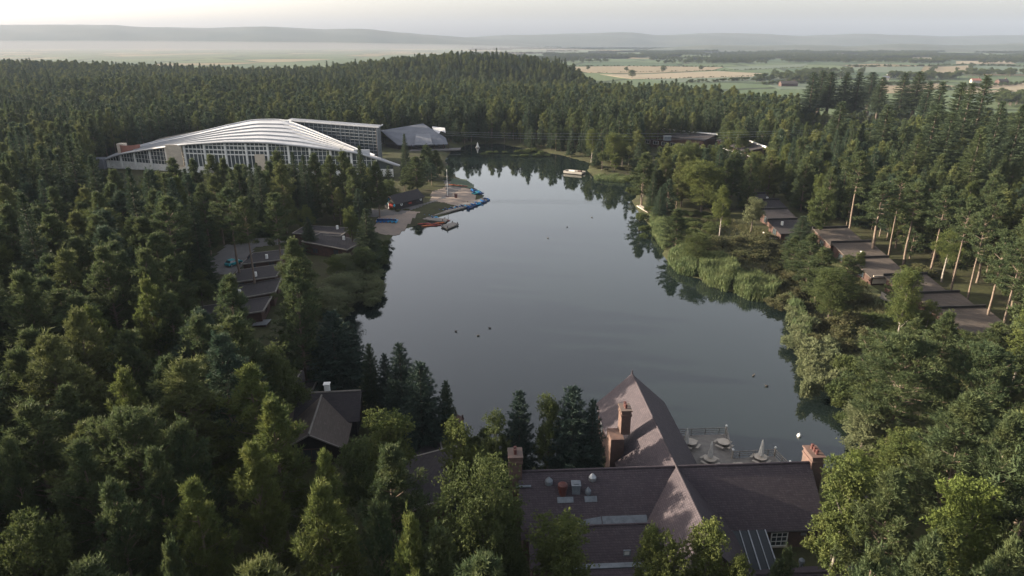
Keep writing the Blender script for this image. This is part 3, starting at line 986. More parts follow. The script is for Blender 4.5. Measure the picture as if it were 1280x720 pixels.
def picnic_table(px, py, label):
    p = at(px, py, DZ)
    t = thing('picnic_table', label, 'picnic table', (p.x, p.y, DZ), rnd.uniform(0, 1), 'round picnic tables on the pub terrace')
    o = Vector(t.location)
    m = MB().lathe((o.x, o.y, o.z), [(.80, .70), (.82, .72), (.82, .77), (.80, .78)], 18); m.build('table_top', M['wood_pale'], t)
    for k in range(4):
        a = k * math.pi / 2
        MB().box((o.x + 1.05 * math.cos(a), o.y + 1.05 * math.sin(a), o.z + .45), (.32, 1.15, .06), a).build('seat', M['wood_pale'], t)
        MB().hexa([(o.x + .1 * math.cos(a) - .05, o.y + .1 * math.sin(a) - .05, o.z), (o.x + .1 * math.cos(a) + .05, o.y + .1 * math.sin(a) - .05, o.z), (o.x + .1 * math.cos(a) + .05, o.y + .1 * math.sin(a) + .05, o.z), (o.x + .1 * math.cos(a) - .05, o.y + .1 * math.sin(a) + .05, o.z)],
                  [(o.x + .9 * math.cos(a) - .05, o.y + .9 * math.sin(a) - .05, o.z + .42), (o.x + .9 * math.cos(a) + .05, o.y + .9 * math.sin(a) - .05, o.z + .42), (o.x + .9 * math.cos(a) + .05, o.y + .9 * math.sin(a) + .05, o.z + .42), (o.x + .9 * math.cos(a) - .05, o.y + .9 * math.sin(a) + .05, o.z + .42)]).build('leg', M['wood'], t)
    MB().tube([(o.x, o.y, o.z), (o.x, o.y, o.z + .70)], .09, 8).build('pedestal', M['wood'], t)
    return t
picnic_table(887, 579, 'round picnic table under the closed white parasol nearest the pub roof crossing')
picnic_table(904, 558, 'round picnic table without parasol at the far corner of the terrace')
picnic_table(950, 577, 'round picnic table under the closed white parasol on the right of the terrace')
picnic_table(863, 558, 'round picnic table half hidden behind the eaves of the rear roof')
picnic_table(925, 589, 'round picnic table half hidden behind the main ridge')
def parasol(px, py, label):
    p = at(px, py, DZ)
    t = thing('parasol', label, 'parasol', (p.x, p.y, DZ), 0, 'closed white parasols on the pub terrace')
    MB().tube([(p.x, p.y, DZ + .80), (p.x, p.y, DZ + 3.35)], .035, 8).build('pole', M['wood'], t)
    prof = [(.12, .95), (.32, 1.0), (.27, 1.5), (.20, 2.1), (.13, 2.8), (.03, 3.3)]
    m = MB(); n = 16; pts = []; fs = []
    for r_, z in prof:
        for k in range(n):
            a = 2 * math.pi * k / n; rr = r_ * (1.15 if k % 2 else .78)
            pts.append((p.x + rr * math.cos(a), p.y + rr * math.sin(a), DZ + z))
    for i in range(len(prof) - 1):
        for k in range(n): fs.append((i * n + k, i * n + (k + 1) % n, (i + 1) * n + (k + 1) % n, (i + 1) * n + k))
    fs.append(tuple(range(n - 1, -1, -1))); fs.append(tuple(range((len(prof) - 1) * n, len(prof) * n)))
    m.add(pts, fs).build('canopy', M['canvas'], t)
parasol(887, 579, 'closed white parasol standing in the terrace table nearest the roof crossing')
parasol(950, 577, 'closed white parasol standing in the right hand terrace table')
parasol(857, 562, 'closed white parasol half hidden by the right slope of the rear roof')

# ------------------------------------------------------------------ the glazed pool dome on the left
dome = thing('pool_dome', 'long white pleated roof over a glazed swimming hall among the trees', 'pool hall', (-105, 285, 1.0))
DC = [  # front eave: pixel x, pixel y, depth
    (118, 205, 291), (150, 192.5, 287), (185, 187, 281), (230, 180.5, 275), (280, 177.6, 272), (333, 178, 270), (385, 183.5, 269), (444, 190.5, 268), (470, 198, 268), (499, 207.5, 268)]
DB = [  # upper edge of the pleated roof
    (121, 203, 296), (160, 187, 300), (190, 178.5, 303), (240, 168, 307), (285, 157, 311), (318, 150.2, 314), (358, 150, 313), (448, 187.5, 285), (474, 196.5, 276), (500.5, 206, 270.5)]
def dense(ctrl, n):
    c = np.array(ctrl, float); s = np.linspace(0, 1, len(c)); u = np.linspace(0, 1, n)
    q = np.stack([np.interp(u, s, c[:, i]) for i in range(3)], -1)
    k = np.array([.25, .5, .25]); 
    for _ in range(2):
        q[1:-1] = q[:-2] * .25 + q[1:-1] * .5 + q[2:] * .25
    return [atY(*r) for r in q]
ND = 60
fe, be = dense(DC, ND), dense(DB, ND)
steps = 6
for k in range(steps):
    m = MB(); rs = MB()
    ta, tb = k / steps, (k + 1) / steps
    up = .6
    for i in range(ND - 1):
        amp = [math.sin(math.pi * min(1, max(0, j / (ND - 1)))) ** .6 * up for j in (i, i + 1)]
        A = [fe[i].lerp(be[i], ta), fe[i + 1].lerp(be[i + 1], ta)]
        B = [fe[i].lerp(be[i], tb), fe[i + 1].lerp(be[i + 1], tb)]
        A2 = [A[j] + Vector((0, 0, amp[j] * .25 if k else 0)) for j in (0, 1)]
        B2 = [B[j] - Vector((0, 0, amp[j] * .75 if k < steps - 1 else 0)) for j in (0, 1)]
        m.slab([A2[0], A2[1], B2[1], B2[0]], .22)
        if k < steps - 1:
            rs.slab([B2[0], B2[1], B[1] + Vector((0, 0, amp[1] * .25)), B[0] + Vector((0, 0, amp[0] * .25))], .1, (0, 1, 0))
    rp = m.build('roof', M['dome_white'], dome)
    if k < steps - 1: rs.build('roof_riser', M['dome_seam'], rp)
rim = MB()
rim.tube([p + Vector((0, -.25, .05)) for p in fe], .42, 8); rim.tube([p + Vector((0, 0, .15)) for p in be[:ND - 8]], .40, 8)
rim.build('roof_edge', M['dome_white'], dome)
DG = 1.0
wall_pts = [p + Vector((0, 1.2, -.35)) for p in fe[3:-2]]
gm = MB()
for a, b in zip(wall_pts[:-1], wall_pts[1:]):
    gm.slab([(a.x, a.y, DG + 3.0), (b.x, b.y, DG + 3.0), b, a], .15, (0, 1, 0))
glz = gm.build('glazing', M['dome_glass'], dome)
def on_front(px):
    for a, b in zip(wall_pts[:-1], wall_pts[1:]):
        pa, pb = proj(*a)[0], proj(*b)[0]
        if pa <= px <= pb: return a.lerp(b, (px - pa) / (pb - pa))
cols = [135, 151, 168, 187, 207, 230, 255, 281, 307, 334, 360, 387, 413, 439, 470]
for i, c in enumerate(cols):
    p = on_front(c)
    if p: MB().box((p.x, p.y - .35, (p.z + DG) / 2), (.75, .75, p.z - DG)).build('column', M['white'], dome)
for i in range(len(cols) - 1):
    bars = MB()
    a0, a1 = on_front(cols[i]), on_front(cols[i + 1])
    if not a0 or not a1: continue
    heavy = 230 <= cols[i] < 334
    for k in range(1, 5):
        p = on_front(cols[i] + (cols[i + 1] - cols[i]) * k / 5)
        bars.box((p.x, p.y - .12, (p.z + DG + 3) / 2), (.22 if heavy else .12, .2, p.z - DG - 3))
    top = min(a0.z, a1.z)
    for z in np.arange(DG + 4.6, top - .3, 1.75):
        if heavy and z < DG + 7.5: continue
        bars.tube([(a0.x, a0.y - .14, z), (a1.x, a1.y - .14, z)], .30 if heavy else .09, 4)
    bars.build('mullion', M['white'], glz)
bw = MB()
for a, b in zip(wall_pts[:-1], wall_pts[1:]):
    bw.slab([(a.x, a.y - .2, -1), (b.x, b.y - .2, -1), (b.x, b.y - .2, DG + 3.0), (a.x, a.y - .2, DG + 3.0)], .5, (0, 1, 0))
bw.build('base_wall', M['white'], dome)
# panels in the hall
def panel(px0, px1, py0, py1, Y, m, name):
    a, b = atY(px0, py1, Y), atY(px1, py0, Y)
    return MB().box(((a.x + b.x) / 2, Y, (a.z + b.z) / 2), (b.x - a.x, .5, b.z - a.z)).build(name, M[m], dome)
panel(211, 226, 181, 207, 275.6, 'cream', 'wall_panel')
panel(321, 330, 193, 215, 269.8, 'cream', 'wall_panel')
# closing wall behind the roof, so that it is a solid building
cl = MB()
for a, b in zip(be[:-9], be[1:-8]):
    cl.slab([(a.x, a.y, -1), (b.x, b.y, -1), b, a], .3, (0, 1, 0))
cl.build('rear_wall', M['slate'], dome)
# tall glazed block behind the right end of the roof
ga = [atY(359, 151.5, 314), atY(471, 160.5, 300)]
gb = MB(); zb = 1.0
gb.slab([(ga[0].x, ga[0].y, zb), (ga[1].x, ga[1].y, zb), ga[1], ga[0]], 8, (0, 1, 0))
blk = gb.build('glazed_block', M['glass'], dome)
gr = MB()
nvb = 20
for i in range(nvb + 1):
    p = ga[0].lerp(ga[1], i / nvb)
    gr.box((p.x, p.y - .12, (p.z + zb) / 2), (.34 if i % 4 == 0 else .2, .22, p.z - zb))
for k in range(1, 11):
    a = Vector((ga[0].x, ga[0].y - .14, zb + (ga[0].z - zb) * k / 11)); b = Vector((ga[1].x, ga[1].y - .14, zb + (ga[1].z - zb) * k / 11))
    gr.tube([a, b], .13, 4)
gr.build('mullion', M['metal'], blk)
gr = MB()
gr.box((ga[1].x + .12, ga[1].y + 4, (ga[1].z + zb) / 2), (.16, 8, .25))
for i in range(1, 9):
    gr.box((ga[1].x + .12, ga[1].y + 8 * i / 9, (ga[1].z + zb) / 2), (.2, .25, ga[1].z - zb))
gr.build('mullion', M['metal'], blk)
tp = [ga[0] + Vector((-.5, -.9, .1)), ga[1] + Vector((.9, -.9, .1)), ga[1] + Vector((.9, 8.6, .1)), ga[0] + Vector((-.5, 8.6, .1))]
fr_ = MB().slab([p + Vector((0, 0, .35)) for p in tp], .4).build('flat_roof', M['slate_l'], dome)
MB().tube([tp[0] + Vector((0, -.1, .45)), tp[1] + Vector((.1, -.1, .45)), tp[2] + Vector((.1, .1, .45))], .32, 4).build('roof_edge', M['dome_white'], fr_)
panel(443, 462, 187, 196, 272, 'dome_white', 'porch_roof')
# small white lantern at the top
w_ = atY(361, 152, 312.5); MB().box((w_.x, w_.y, w_.z - .2), (3.0, 3, 1.7)).build('lantern', M['white'], dome)
# brick stair drum at the left
w_ = atY(164, 188, 296)
st = MB(); n = 18; R0 = 4.0
for k in range(n):
    a0, a1 = -2.9 + 2.9 * k / n, -2.9 + 2.9 * (k + 1) / n
    st.slab([(w_.x + R0 * math.cos(a0), w_.y + R0 * math.sin(a0), 1), (w_.x + R0 * math.cos(a1), w_.y + R0 * math.sin(a1), 1), (w_.x + R0 * math.cos(a1), w_.y + R0 * math.sin(a1), w_.z + 2.6), (w_.x + R0 * math.cos(a0), w_.y + R0 * math.sin(a0), w_.z + 2.6)], .4, (0, 1, 0))
st.build('stair_drum', M['terra'], dome)
w_ = atY(153.5, 188, 295); MB().box((w_.x, w_.y, (w_.z + 4) / 2), (2.8, 3, w_.z + 2)).build('stair_wall', M['cream'], dome)
w_ = atY(122, 212, 288); MB().box((w_.x, w_.y + 2, 2.6), (7, 6, 4.6)).build('side_block', M['slate_l'], dome)
MB().slab([atY(188, 178, 306), atY(316, 149.5, 316), atY(316, 151, 324), atY(200, 172.5, 318)], .4).build('rear_roof', M['wood'], dome)

# ------------------------------------------------------------------ grey roofed hall right of the dome
hall = thing('grey_hall', 'low building with a broad blue grey roof at the head of the lake', 'building', tuple(atY(520, 185, 345)))
A = [atY(476, 163, 352), atY(529, 154.3, 362), atY(557, 172, 350), atY(560, 180, 341), atY(515, 182, 338), atY(497, 181, 340)]
m = MB(); m.slab([A[0], A[1], A[4], A[5]], .4); m.build('roof', M['slate'], hall)
m = MB(); m.slab([A[1], A[2], A[3], A[4]], .4); m.build('roof', M['slate'], hall)
m = MB(); B = [atY(520, 167.5, 345), atY(537, 167, 346), atY(541, 180.5, 336.5), atY(518, 181, 336.5)]
m.slab(B, .35); m.build('roof', M['slate_l'], hall)
m = MB(); m.prism([(A[0].x + 2, A[0].y), (A[5].x, A[5].y + 1.5), (A[4].x, A[4].y + 1.5), (A[3].x - 1.5, A[3].y + 1.5), (A[2].x, A[2].y), (A[1].x, A[1].y + 8)], -.5, A[4].z - .8); m.build('wall', M['timber_black'], hall)
c = [atY(540, 158, 360), atY(556, 160, 356), atY(557, 166, 353), atY(551, 163.5, 355), atY(549, 167.5, 352), atY(541, 162, 357)]
m = MB(); m.slab(c, .5, (0, 1, 0)); m.build('gable_board', M['dome_white'], hall)
a, b = atY(514, 184.5, 337), atY(560, 183.5, 340)
for i in range(9):
    p = a.lerp(b, i / 8); MB().box((p.x, p.y + 1, 1.8), (.25, .25, 3.6)).build('verandah_post', M['timber'], hall)
a, b = atY(512, 191, 333), atY(575, 186, 338)
m = MB(); m.slab([(a.x, a.y, 1.3), (b.x, b.y, 1.3), (b.x, b.y + 6, 1.3), (a.x, a.y + 6, 1.3)], .5); m.build('terrace', M['path'], hall)

# ------------------------------------------------------------------ timber lodges
def lodge(px, py, zc, sx, sy, rot, ax, ay, label, group, roof='felt', wall='timber', zg=None, fascia=None, chim=None, front=None, patio=None, win=True):
    """one-pitch timber lodge; ax, ay: roof slope along local x and y; px, py: middle of the roof"""
    c = at(px, py, zc)
    zg = gz1(c.x, c.y) if zg is None else zg
    T = frame((c.x, c.y, 0), rot)
    root = thing('timber_lodge', label, 'lodge', (c.x, c.y, zg), 0, group)
    zf = lambda x, y: zc + ax * x + ay * y
    h = [(-sx / 2, -sy / 2), (sx / 2, -sy / 2), (sx / 2, sy / 2), (-sx / 2, sy / 2)]
    e = .45
    H = [(x + math.copysign(e, x), y + math.copysign(e, y)) for x, y in h]
    r = MB(T).slab([(x, y, zf(x, y)) for x, y in H], .22).build('roof', M[roof], root)
    MB(T).hexa([(x, y, zg - 1.5) for x, y in h], [(x, y, zf(x, y) - .26) for x, y in h]).build('wall', M[wall], root)
    fb = MB(T)
    if fascia == 'back':
        y = sy / 2 + e + .1
        fb.hexa([(-sx / 2 - e - .1, y - .2, zf(-sx / 2, y) - .5), (sx / 2 + e + .1, y - .2, zf(sx / 2, y) - .5), (sx / 2 + e + .1, y + .12, zf(sx / 2, y) - .5), (-sx / 2 - e - .1, y + .12, zf(-sx / 2, y) - .5)],
                [(-sx / 2 - e - .1, y - .2, zf(-sx / 2, y) + .45), (sx / 2 + e + .1, y - .2, zf(sx / 2, y) + .45), (sx / 2 + e + .1, y + .12, zf(sx / 2, y) + .45), (-sx / 2 - e - .1, y + .12, zf(-sx / 2, y) + .45)])
    else:
        for (xa, ya), (xb, yb) in zip(H, H[1:] + H[:1]):
            fb.tube([(xa, ya, zf(xa, ya) - .10), (xb, yb, zf(xb, yb) - .10)], .17, 4)
    fb.build('fascia', M['fascia' if fascia == 'back' else 'wood'], root)
    if chim:
        x, y = chim
        k = MB(T).box((x, y, zf(x, y) + .35), (.5, .5, 1.3)).build('chimney', M['white'], r)
        MB(T).box((x, y, zf(x, y) + 1.24), (.8, .8, .1)).build('chimney_cap', M['metal'], k) if False else None
    if front:
        MB(T).box((-1.0, -sy / 2 - .03, zg + 1.35), (sx - 2.6, .14, 1.9)).build('front_panel', M[front], root)
    if win:
        for u in (-.25, .25):
            window(root, T, (sx * u, -sy / 2 - .02, zg + 1.35), 1.3, 1.2, 2, 1, 'timber', 'glass') if not front else None
        window(root, T, (-sx / 2 - .02, 0, zg + 1.4), 2.2, 1.7, 2, 1, 'timber', 'glass', 'y')
        window(root, T, (sx / 2 + .02, 0, zg + 1.4), 1.6, 1.3, 2, 1, 'timber', 'glass', 'y', 1)
    if patio:
        x, y = patio
        MB(T).box((x, y, zg + .1), (3.4, 3.6, .3)).build('patio', M['haystone'], root)
        MB(T).box((x - 1.5, y, zg + .75), (.12, 3.4, 1.0)).build('screen', M['wood_pale'], root)
    return root

GL = 'dark roofed lodges in the left wood'
lodge(334, 320, 3.9, 8.4, 10, .10, .09, -.06, 'dark roofed lodge at the far end of the left row', GL, chim=(.6, -2.8))
lodge(321, 341, 4.0, 9.2, 10, .16, .10, -.06, 'dark roofed lodge second from the far end of the left row', GL, chim=(.4, -3.2))
lodge(317, 361, 4.0, 9.0, 9.6, .20, .12, -.06, 'dark roofed lodge third from the far end of the left row', GL, chim=(-2.2, -2.8))
lodge(286, 386, 3.7, 13.5, 8.5, .16, .10, -.06, 'wide dark roofed lodge at the near end of the left row', GL)
GU = 'pair of lodges near the boathouse'
lodge(403, 288, 4.6, 11.5, 9.0, -.06, -.05, -.05, 'far lodge of the pair with two small flues behind the boathouse pines', GU, chim=(3.2, 2.6))
lodge(417, 301, 4.4, 11.0, 9.0, -.22, -.12, -.05, 'near lodge of the pair with a deep brown wall facing the lake', GU, chim=(1.6, 2.4))
# small white gable and shed near the left row
q = at(327, 404, 2.2); t = thing('garden_shed', 'tiny shed with a white roof edge below the left lodges', 'shed', (q.x, q.y, gz1(q.x, q.y)))
MB().box((q.x, q.y, 1.2), (2.2, 2.0, 2.2)).build('wall', M['timber'], t)
MB().slab([(q.x - 1.4, q.y - 1.3, 2.3), (q.x + 1.4, q.y - 1.3, 2.5), (q.x + 1.4, q.y + 1.3, 2.5), (q.x - 1.4, q.y + 1.3, 2.3)], .12).build('roof', M['metal'], t)

# black house on the near left shore
q = at(418, 498, 5.2)
HT = frame((q.x, q.y, 0), .10)
bh = thing('black_house', 'black timber house with crossing dark roofs and a white flue on the near left bank', 'house', (q.x, q.y, gz1(q.x, q.y)))
HZ = gz1(q.x, q.y)
r = MB(HT); gable_roof(r, -4.6, 3.4, 0, 3.8, HZ + 5.0, HZ + 2.9, .18, .5, .4); r1 = r.build('roof', M['felt'], bh)
MB(HT).tube([(-4.9, 0, HZ + 5.02), (3.7, 0, HZ + 5.02)], .13, 6).build('ridge', M['wood'], r1)
m = MB(HT); gable_walls(m, -4.5, 3.3, 0, 3.7, HZ + 5.0, HZ + 2.9, HZ - 1.5); m.build('wall', M['timber_black'], bh)
HS_ = swap(HT)
r = MB(HS_); gable_roof(r, -10.0, -.5, -1.6, 3.9, HZ + 4.75, HZ + 2.6, .18, .5, .4); r2 = r.build('roof', M['felt_brown'], bh)
MB(HS_).tube([(-10.4, -1.6, HZ + 4.78), (-.4, -1.6, HZ + 4.78)], .13, 6).build('ridge', M['wood'], r2)
vg = MB(HS_)
for s_ in (-1, 1): vg.tube([(-10.42, -1.6, HZ + 4.66), (-10.42, -1.6 + s_ * 4.4, HZ + 4.66 - 4.4 * 2.15 / 3.9)], .12, 4)
vg.build('verge', M['wood'], r2)
m = MB(HS_); gable_walls(m, -9.9, -2.0, -1.6, 3.8, HZ + 4.75, HZ + 2.6, HZ - 1.5); m.build('wall', M['timber_black'], bh)
c_ = MB(HT); c_.box((-.9, .35, HZ + 5.3), (.7, .7, 1.5)); c_.box((-.9, .35, HZ + 6.1), (.9, .9, .1)); c_.build('chimney', M['white'], r1)
window(bh, HS_, (-1.6, -9.92, HZ + 1.5), 2.0, 1.6, 2, 1, 'timber', 'glass', 'y') if False else window(bh, HT, (-1.6, -9.92, HZ + 1.5), 2.2, 1.7, 2, 1, 'timber', 'glass')
window(bh, HT, (3.35, 0, HZ + 1.5), 1.6, 1.3, 2, 1, 'timber', 'glass', 'y', 1)
lodge(385, 472, 3.2, 2.4, 7.5, .06, .03, -.05, 'narrow dark roofed annexe behind the black house', 'buildings of the near left bank', win=False)
lodge(543, 594, 3.6, 6.5, 10.0, .28, .12, -.08, 'dark roofed cabin on the near bank hidden by pines left of the pub', 'buildings of the near left bank')
lodge(531, 561, 2.6, 3.4, 2.6, .2, .02, -.1, 'low flat roofed hut on the lawn below the dark firs', 'buildings of the near left bank', win=False)

GR = 'stepped lodges along the right bank'
for px, py, zc, sx, sy, kw, lab in (
    (1221, 401, 3.9, 8.2, 8.0, {}, 'stepped lodge at the near end of the right bank row'),
    (1188, 381, 3.9, 8.2, 8.0, dict(patio=(-5.6, -1)), 'stepped lodge second from the near end of the right row'),
    (1147, 357, 3.9, 8.4, 8.2, dict(patio=(-5.8, -1.5)), 'stepped lodge half hidden behind the bright birch on the right bank'),
    (1100, 334, 3.9, 8.0, 8.2, dict(front='cream'), 'stepped lodge with the cream front panel on the right bank'),
    (1075, 313, 3.9, 9.0, 8.0, dict(chim=(-1, -2.5)), 'stepped lodge directly above the cream fronted one'),
    (1049, 295, 4.0, 8.6, 9.0, dict(roof='felt_brown'), 'stepped lodge with a broad plain brown roof at the bend of the right row'),
    (986, 283, 3.8, 7.5, 8.0, dict(chim=(-1.5, 1.0), patio=(-5.2, -1)), 'dark lodge with a tall white flue in the far part of the right row'),
    (974, 269, 3.8, 7.5, 8.0, dict(), 'dark lodge behind the white flue in the far part of the right row'),
    (962, 257, 3.8, 8.5, 8.0, dict(), 'dark lodge third from the far end of the right row'),
    (945, 249, 3.8, 8.5, 8.0, dict(chim=(3.2, -1)), 'farthest dark lodge of the right row behind a round tree')):
    kw.setdefault('roof', 'felt_brown' if px > 1060 else 'felt')
    lodge(px, py, zc, sx, sy, .05, .02, .17, lab, GR, fascia='back', wall='timber', **kw)

# ------------------------------------------------------------------ boathouse and its beach
def inside(poly, X, Y):
    c = np.zeros(X.shape, bool)
    n = len(poly)
    for i in range(n):
        ax, ay = poly[i]; bx, by = poly[(i + 1) % n]
        if ay == by: continue
        c ^= ((ay > Y) != (by > Y)) & (X < (bx - ax) * (Y - ay) / (by - ay) + ax)
    return c

def drape(name, pts, m, label, step=.8, dz=.07):
    """ground sheet following the terrain"""
    poly = [tuple(at(px, py, .8))[:2] for px, py in pts]
    a = np.array(poly)
    X, Y = np.meshgrid(np.arange(a[:, 0].min(), a[:, 0].max() + step, step), np.arange(a[:, 1].min(), a[:, 1].max() + step, step))
    I = inside(poly, X, Y)
    # the terrain is faceted at its own grid: take its height there, so that the sheet never dips under
    Zg = np.maximum(gz(X, Y), 0) + dz
    for sx_, sy_ in ((1.3, 0), (-1.3, 0), (0, 1.3), (0, -1.3)): Zg = np.maximum(Zg, gz(X + sx_, Y + sy_) * .5 + gz(X - sx_, Y - sy_) * .5 + dz)
    n, k = X.shape
    q = np.arange(n * k).reshape(n, k)
    ok = I[:-1, :-1] | I[:-1, 1:] | I[1:, 1:] | I[1:, :-1]
    Fq = np.stack([q[:-1, :-1], q[:-1, 1:], q[1:, 1:], q[1:, :-1]], -1)[ok]
    used, inv = np.unique(Fq, return_inverse=True)
    V = np.stack([X, Y, Zg], -1).reshape(-1, 3)[used]
    o = link_mesh(name, np_mesh(name, V, inv.reshape(-1, 4), True), M[m])
    return tag(o, label, name.replace('_', ' '), kind='structure')

drape('beach', [(474, 272), (500, 265), (522, 268), (512, 276), (497, 290), (470, 292)], 'sand', 'small sandy beach in front of the boathouse')
drape('beach', [(540, 240), (562, 233), (590, 236), (594, 248), (566, 256), (540, 252)], 'sand', 'flat sandy landing beside the flagpole')
drape('path', [(455, 262), (478, 264), (530, 257), (562, 246), (556, 226), (566, 224), (576, 236), (545, 252), (500, 270), (460, 273)], 'path', 'grey path past the boathouse to the landing', .8, .11)
drape('grass_bank', [(563, 224), (580, 222), (592, 230), (588, 235), (566, 233)], 'field_green', 'low grassy bank at the tip of the landing', .8, .2)
drape('road', [(268, 330), (292, 304), (352, 302), (356, 310), (318, 314), (300, 342), (286, 350), (266, 350)], 'path', 'grey road and parking beside the left lodges', .8, .1)
drape('lawn', [(446, 470), (470, 484), (500, 500), (540, 530), (565, 548), (545, 575), (510, 560), (470, 520), (448, 500)], 'grassy', 'dry lawn on the near left bank', .6, .08)
drape('lawn', [(990, 300), (1030, 315), (1072, 345), (1100, 372), (1150, 400), (1160, 420), (1110, 420), (1060, 385), (1010, 350), (970, 318)], 'grassy', 'grass strip between the right bank lodges and the reeds', .8, .1)
drape('footpath', [(1060, 600), (1085, 578), (1120, 588), (1100, 640), (1070, 650)], 'path', 'earth path beside the right end of the pub', .6, .1)

fl, fr, bk = at(478.5, 263, 1), at(498, 263, 1), at(531, 254, 1)
fc = (fl + fr) / 2; ang = math.atan2((bk - fr).y, (bk - fr).x); hw = 2.7; BL = (bk - fr).length
BT = frame((fc.x, fc.y, 0), ang); bz = gz1(fc.x, fc.y)
bo = thing('boathouse', 'black timber boathouse with a dark roof and a red door by the sandy beach', 'boathouse', (fc.x, fc.y, bz))
r = MB(BT); gable_roof(r, 0, BL, 0, hw, bz + 4.6, bz + 2.6, .18, .5, .5); r.build('roof', M['felt'], bo)
m = MB(BT); gable_walls(m, .1, BL - .1, 0, hw - .1, bz + 4.6, bz + 2.6, bz - .6); m.build('wall', M['timber_black'], bo)
m = MB(BT).box((.05, -.3, bz + 1.1), (.14, 1.6, 2.2)); m.build('door', M['red'], bo)
m = MB(BT)
for yy, zz in ((1.5, 1.8), (-1.75, 1.7), (.6, 3.2)):
    m.tube([(.02, yy, bz + zz), (.14, yy, bz + zz)], .42, 12)
m.build('round_sign', M['cyan'], bo)
MB(BT).box((.06, .85, bz + 1.4), (.12, .28, 2.4)).build('door_post', M['white'], bo)
for u in (.28, .72): window(bo, BT, (BL * u + .8, -hw + .1, bz + 1.5), 1.3, 1.0, 2, 1, 'timber', 'glass')
MB(BT).box((BL * .5, -hw, bz + 1.4), (1.4, .12, .5)).build('wall_board', M['red'], bo)
def lifebuoy(x, label):
    c = BT((x, -hw - .08, bz + 1.75))
    m = MB(); n, k = 16, 8; pts = []; fs = []
    ux = Vector((math.cos(ang), math.sin(ang), 0)); uz = Vector((0, 0, 1)); un = Vector((math.sin(ang), -math.cos(ang), 0))
    for i in range(n):
        a = 2 * math.pi * i / n; rd = ux * math.cos(a) + uz * math.sin(a)
        for j in range(k):
            b = 2 * math.pi * j / k; pts.append(c + rd * (.36 + .12 * math.cos(b)) + un * .12 * math.sin(b))
    for i in range(n):
        for j in range(k): fs.append((i * k + j, ((i + 1) % n) * k + j, ((i + 1) % n) * k + (j + 1) % k, i * k + (j + 1) % k))
    tag(m.add(pts, fs).build('lifebuoy', M['white'], None, True), label, 'lifebuoy', 'lifebuoys on the boathouse wall')
lifebuoy(2.2, 'white lifebuoy on the boathouse wall near its red door')
lifebuoy(BL - 1.2, 'white lifebuoy on the boathouse wall at its lakeward end')

def pontoon(pts, z, label, m='wood', t=.35):
    P = [at(px, py, z) for px, py in pts]
    r = thing('pontoon', label, 'pontoon', (P[0].x, P[0].y, 0), 0, None)
    MB().prism([(p.x, p.y) for p in P], z - t, z).build('deck', M[m], r)
    c = sum(P, Vector()) / len(P)
    for p in P:
        q_ = p.lerp(c, .15); MB().tube([(q_.x, q_.y, -2.2), (q_.x, q_.y, z + .5)], .13, 6).build('pile', M['timber'], r)
    return r
pontoon([(507, 271), (512, 269), (560, 273.5), (557, 277)], .5, 'narrow grey pontoon running out from the sandy beach')
pontoon([(551, 282), (566, 277.5), (573.5, 279.5), (559, 285.5)], .5, 'short grey pontoon beside the red kayaks')
pontoon([(528, 268), (586, 252), (607, 246.5), (609.5, 249.5), (588, 257), (536, 271)], .5, 'long grey pontoon carrying the row of blue boats')

def pedal_boat(px, py, rz, m, label, z=.0, on=None):
    p = at(px, py, z)
    if on == 'sand': z = gz1(p.x, p.y) + .12
    t = thing('pedal_boat', label, 'pedal boat', (p.x, p.y, z), rz, 'pedal boats at the boathouse')
    Lh = 1.35
    for s in (-1, 1):
        h = MB(); n = 8
        sec = [(-Lh, .16, .16), (-Lh * .6, .28, .26), (Lh * .4, .28, .28), (Lh * .85, .18, .2), (Lh, .05, .1)]
        pts, fs = [], []
        for x, ry, rz_ in sec:
            for k in range(n):
                a = 2 * math.pi * k / n; pts.append((x, s * .5 + ry * math.cos(a), .18 + rz_ * math.sin(a)))
        for i in range(len(sec) - 1):
            for k in range(n): fs.append((i * n + k, i * n + (k + 1) % n, (i + 1) * n + (k + 1) % n, (i + 1) * n + k))
        fs += [tuple(range(n - 1, -1, -1)), tuple(range((len(sec) - 1) * n, len(sec) * n))]
        o = h.add(pts, fs).build('hull', M[m]); o.parent = t
    o = MB().box((0, 0, .40), (2.1, 1.5, .14)).build('deck', M[m]); o.parent = t
    o = MB().hexa([(-.75, -.6, .47), (-.2, -.6, .47), (-.2, .6, .47), (-.75, .6, .47)], [(-.95, -.6, 1.05), (-.75, -.6, 1.05), (-.75, .6, 1.05), (-.95, .6, 1.05)]).build('seat', M['navy' if m != 'navy' else 'blue']); o.parent = t
    o = MB().box((.55, 0, .62), (.5, .35, .3)).build('pedal_box', M[m]); o.parent = t
    return t
pb = [(523, 267, .3, 'blue', 'bright blue pedal boat left of the yellow boat'), (529, 265.5, .4, 'blue', 'bright blue pedal boat touching the yellow boat'), (534, 271.5, .2, 'cyan', 'light blue pedal boat below the yellow boat, left of two'),
      (543, 273.5, .2, 'cyan', 'light blue pedal boat below the yellow boat, right of two'), (552, 265, .5, 'cyan', 'light blue pedal boat right of the yellow boat'),
      (560, 263.5, .6, 'blue', 'bright blue pedal boat first along the long pontoon'), (567, 262, .6, 'cyan', 'light blue pedal boat in the middle of the long pontoon'),
      (573, 260.5, .6, 'blue', 'bright blue pedal boat past the middle of the long pontoon'), (580, 259.5, .7, 'cyan', 'light blue pedal boat next to the lowest lying navy one'),
      (587, 260, .9, 'navy', 'navy pedal boat lying lowest along the long pontoon'), (592, 257.5, .9, 'navy', 'navy pedal boat behind the lowest one'), (597, 255.5, .8, 'cyan', 'light blue pedal boat near the pontoon end'),
      (604, 253, .9, 'navy', 'navy pedal boat at the pontoon end'), (608, 250.5, .9, 'blue', 'outermost blue pedal boat at the pontoon tip')]
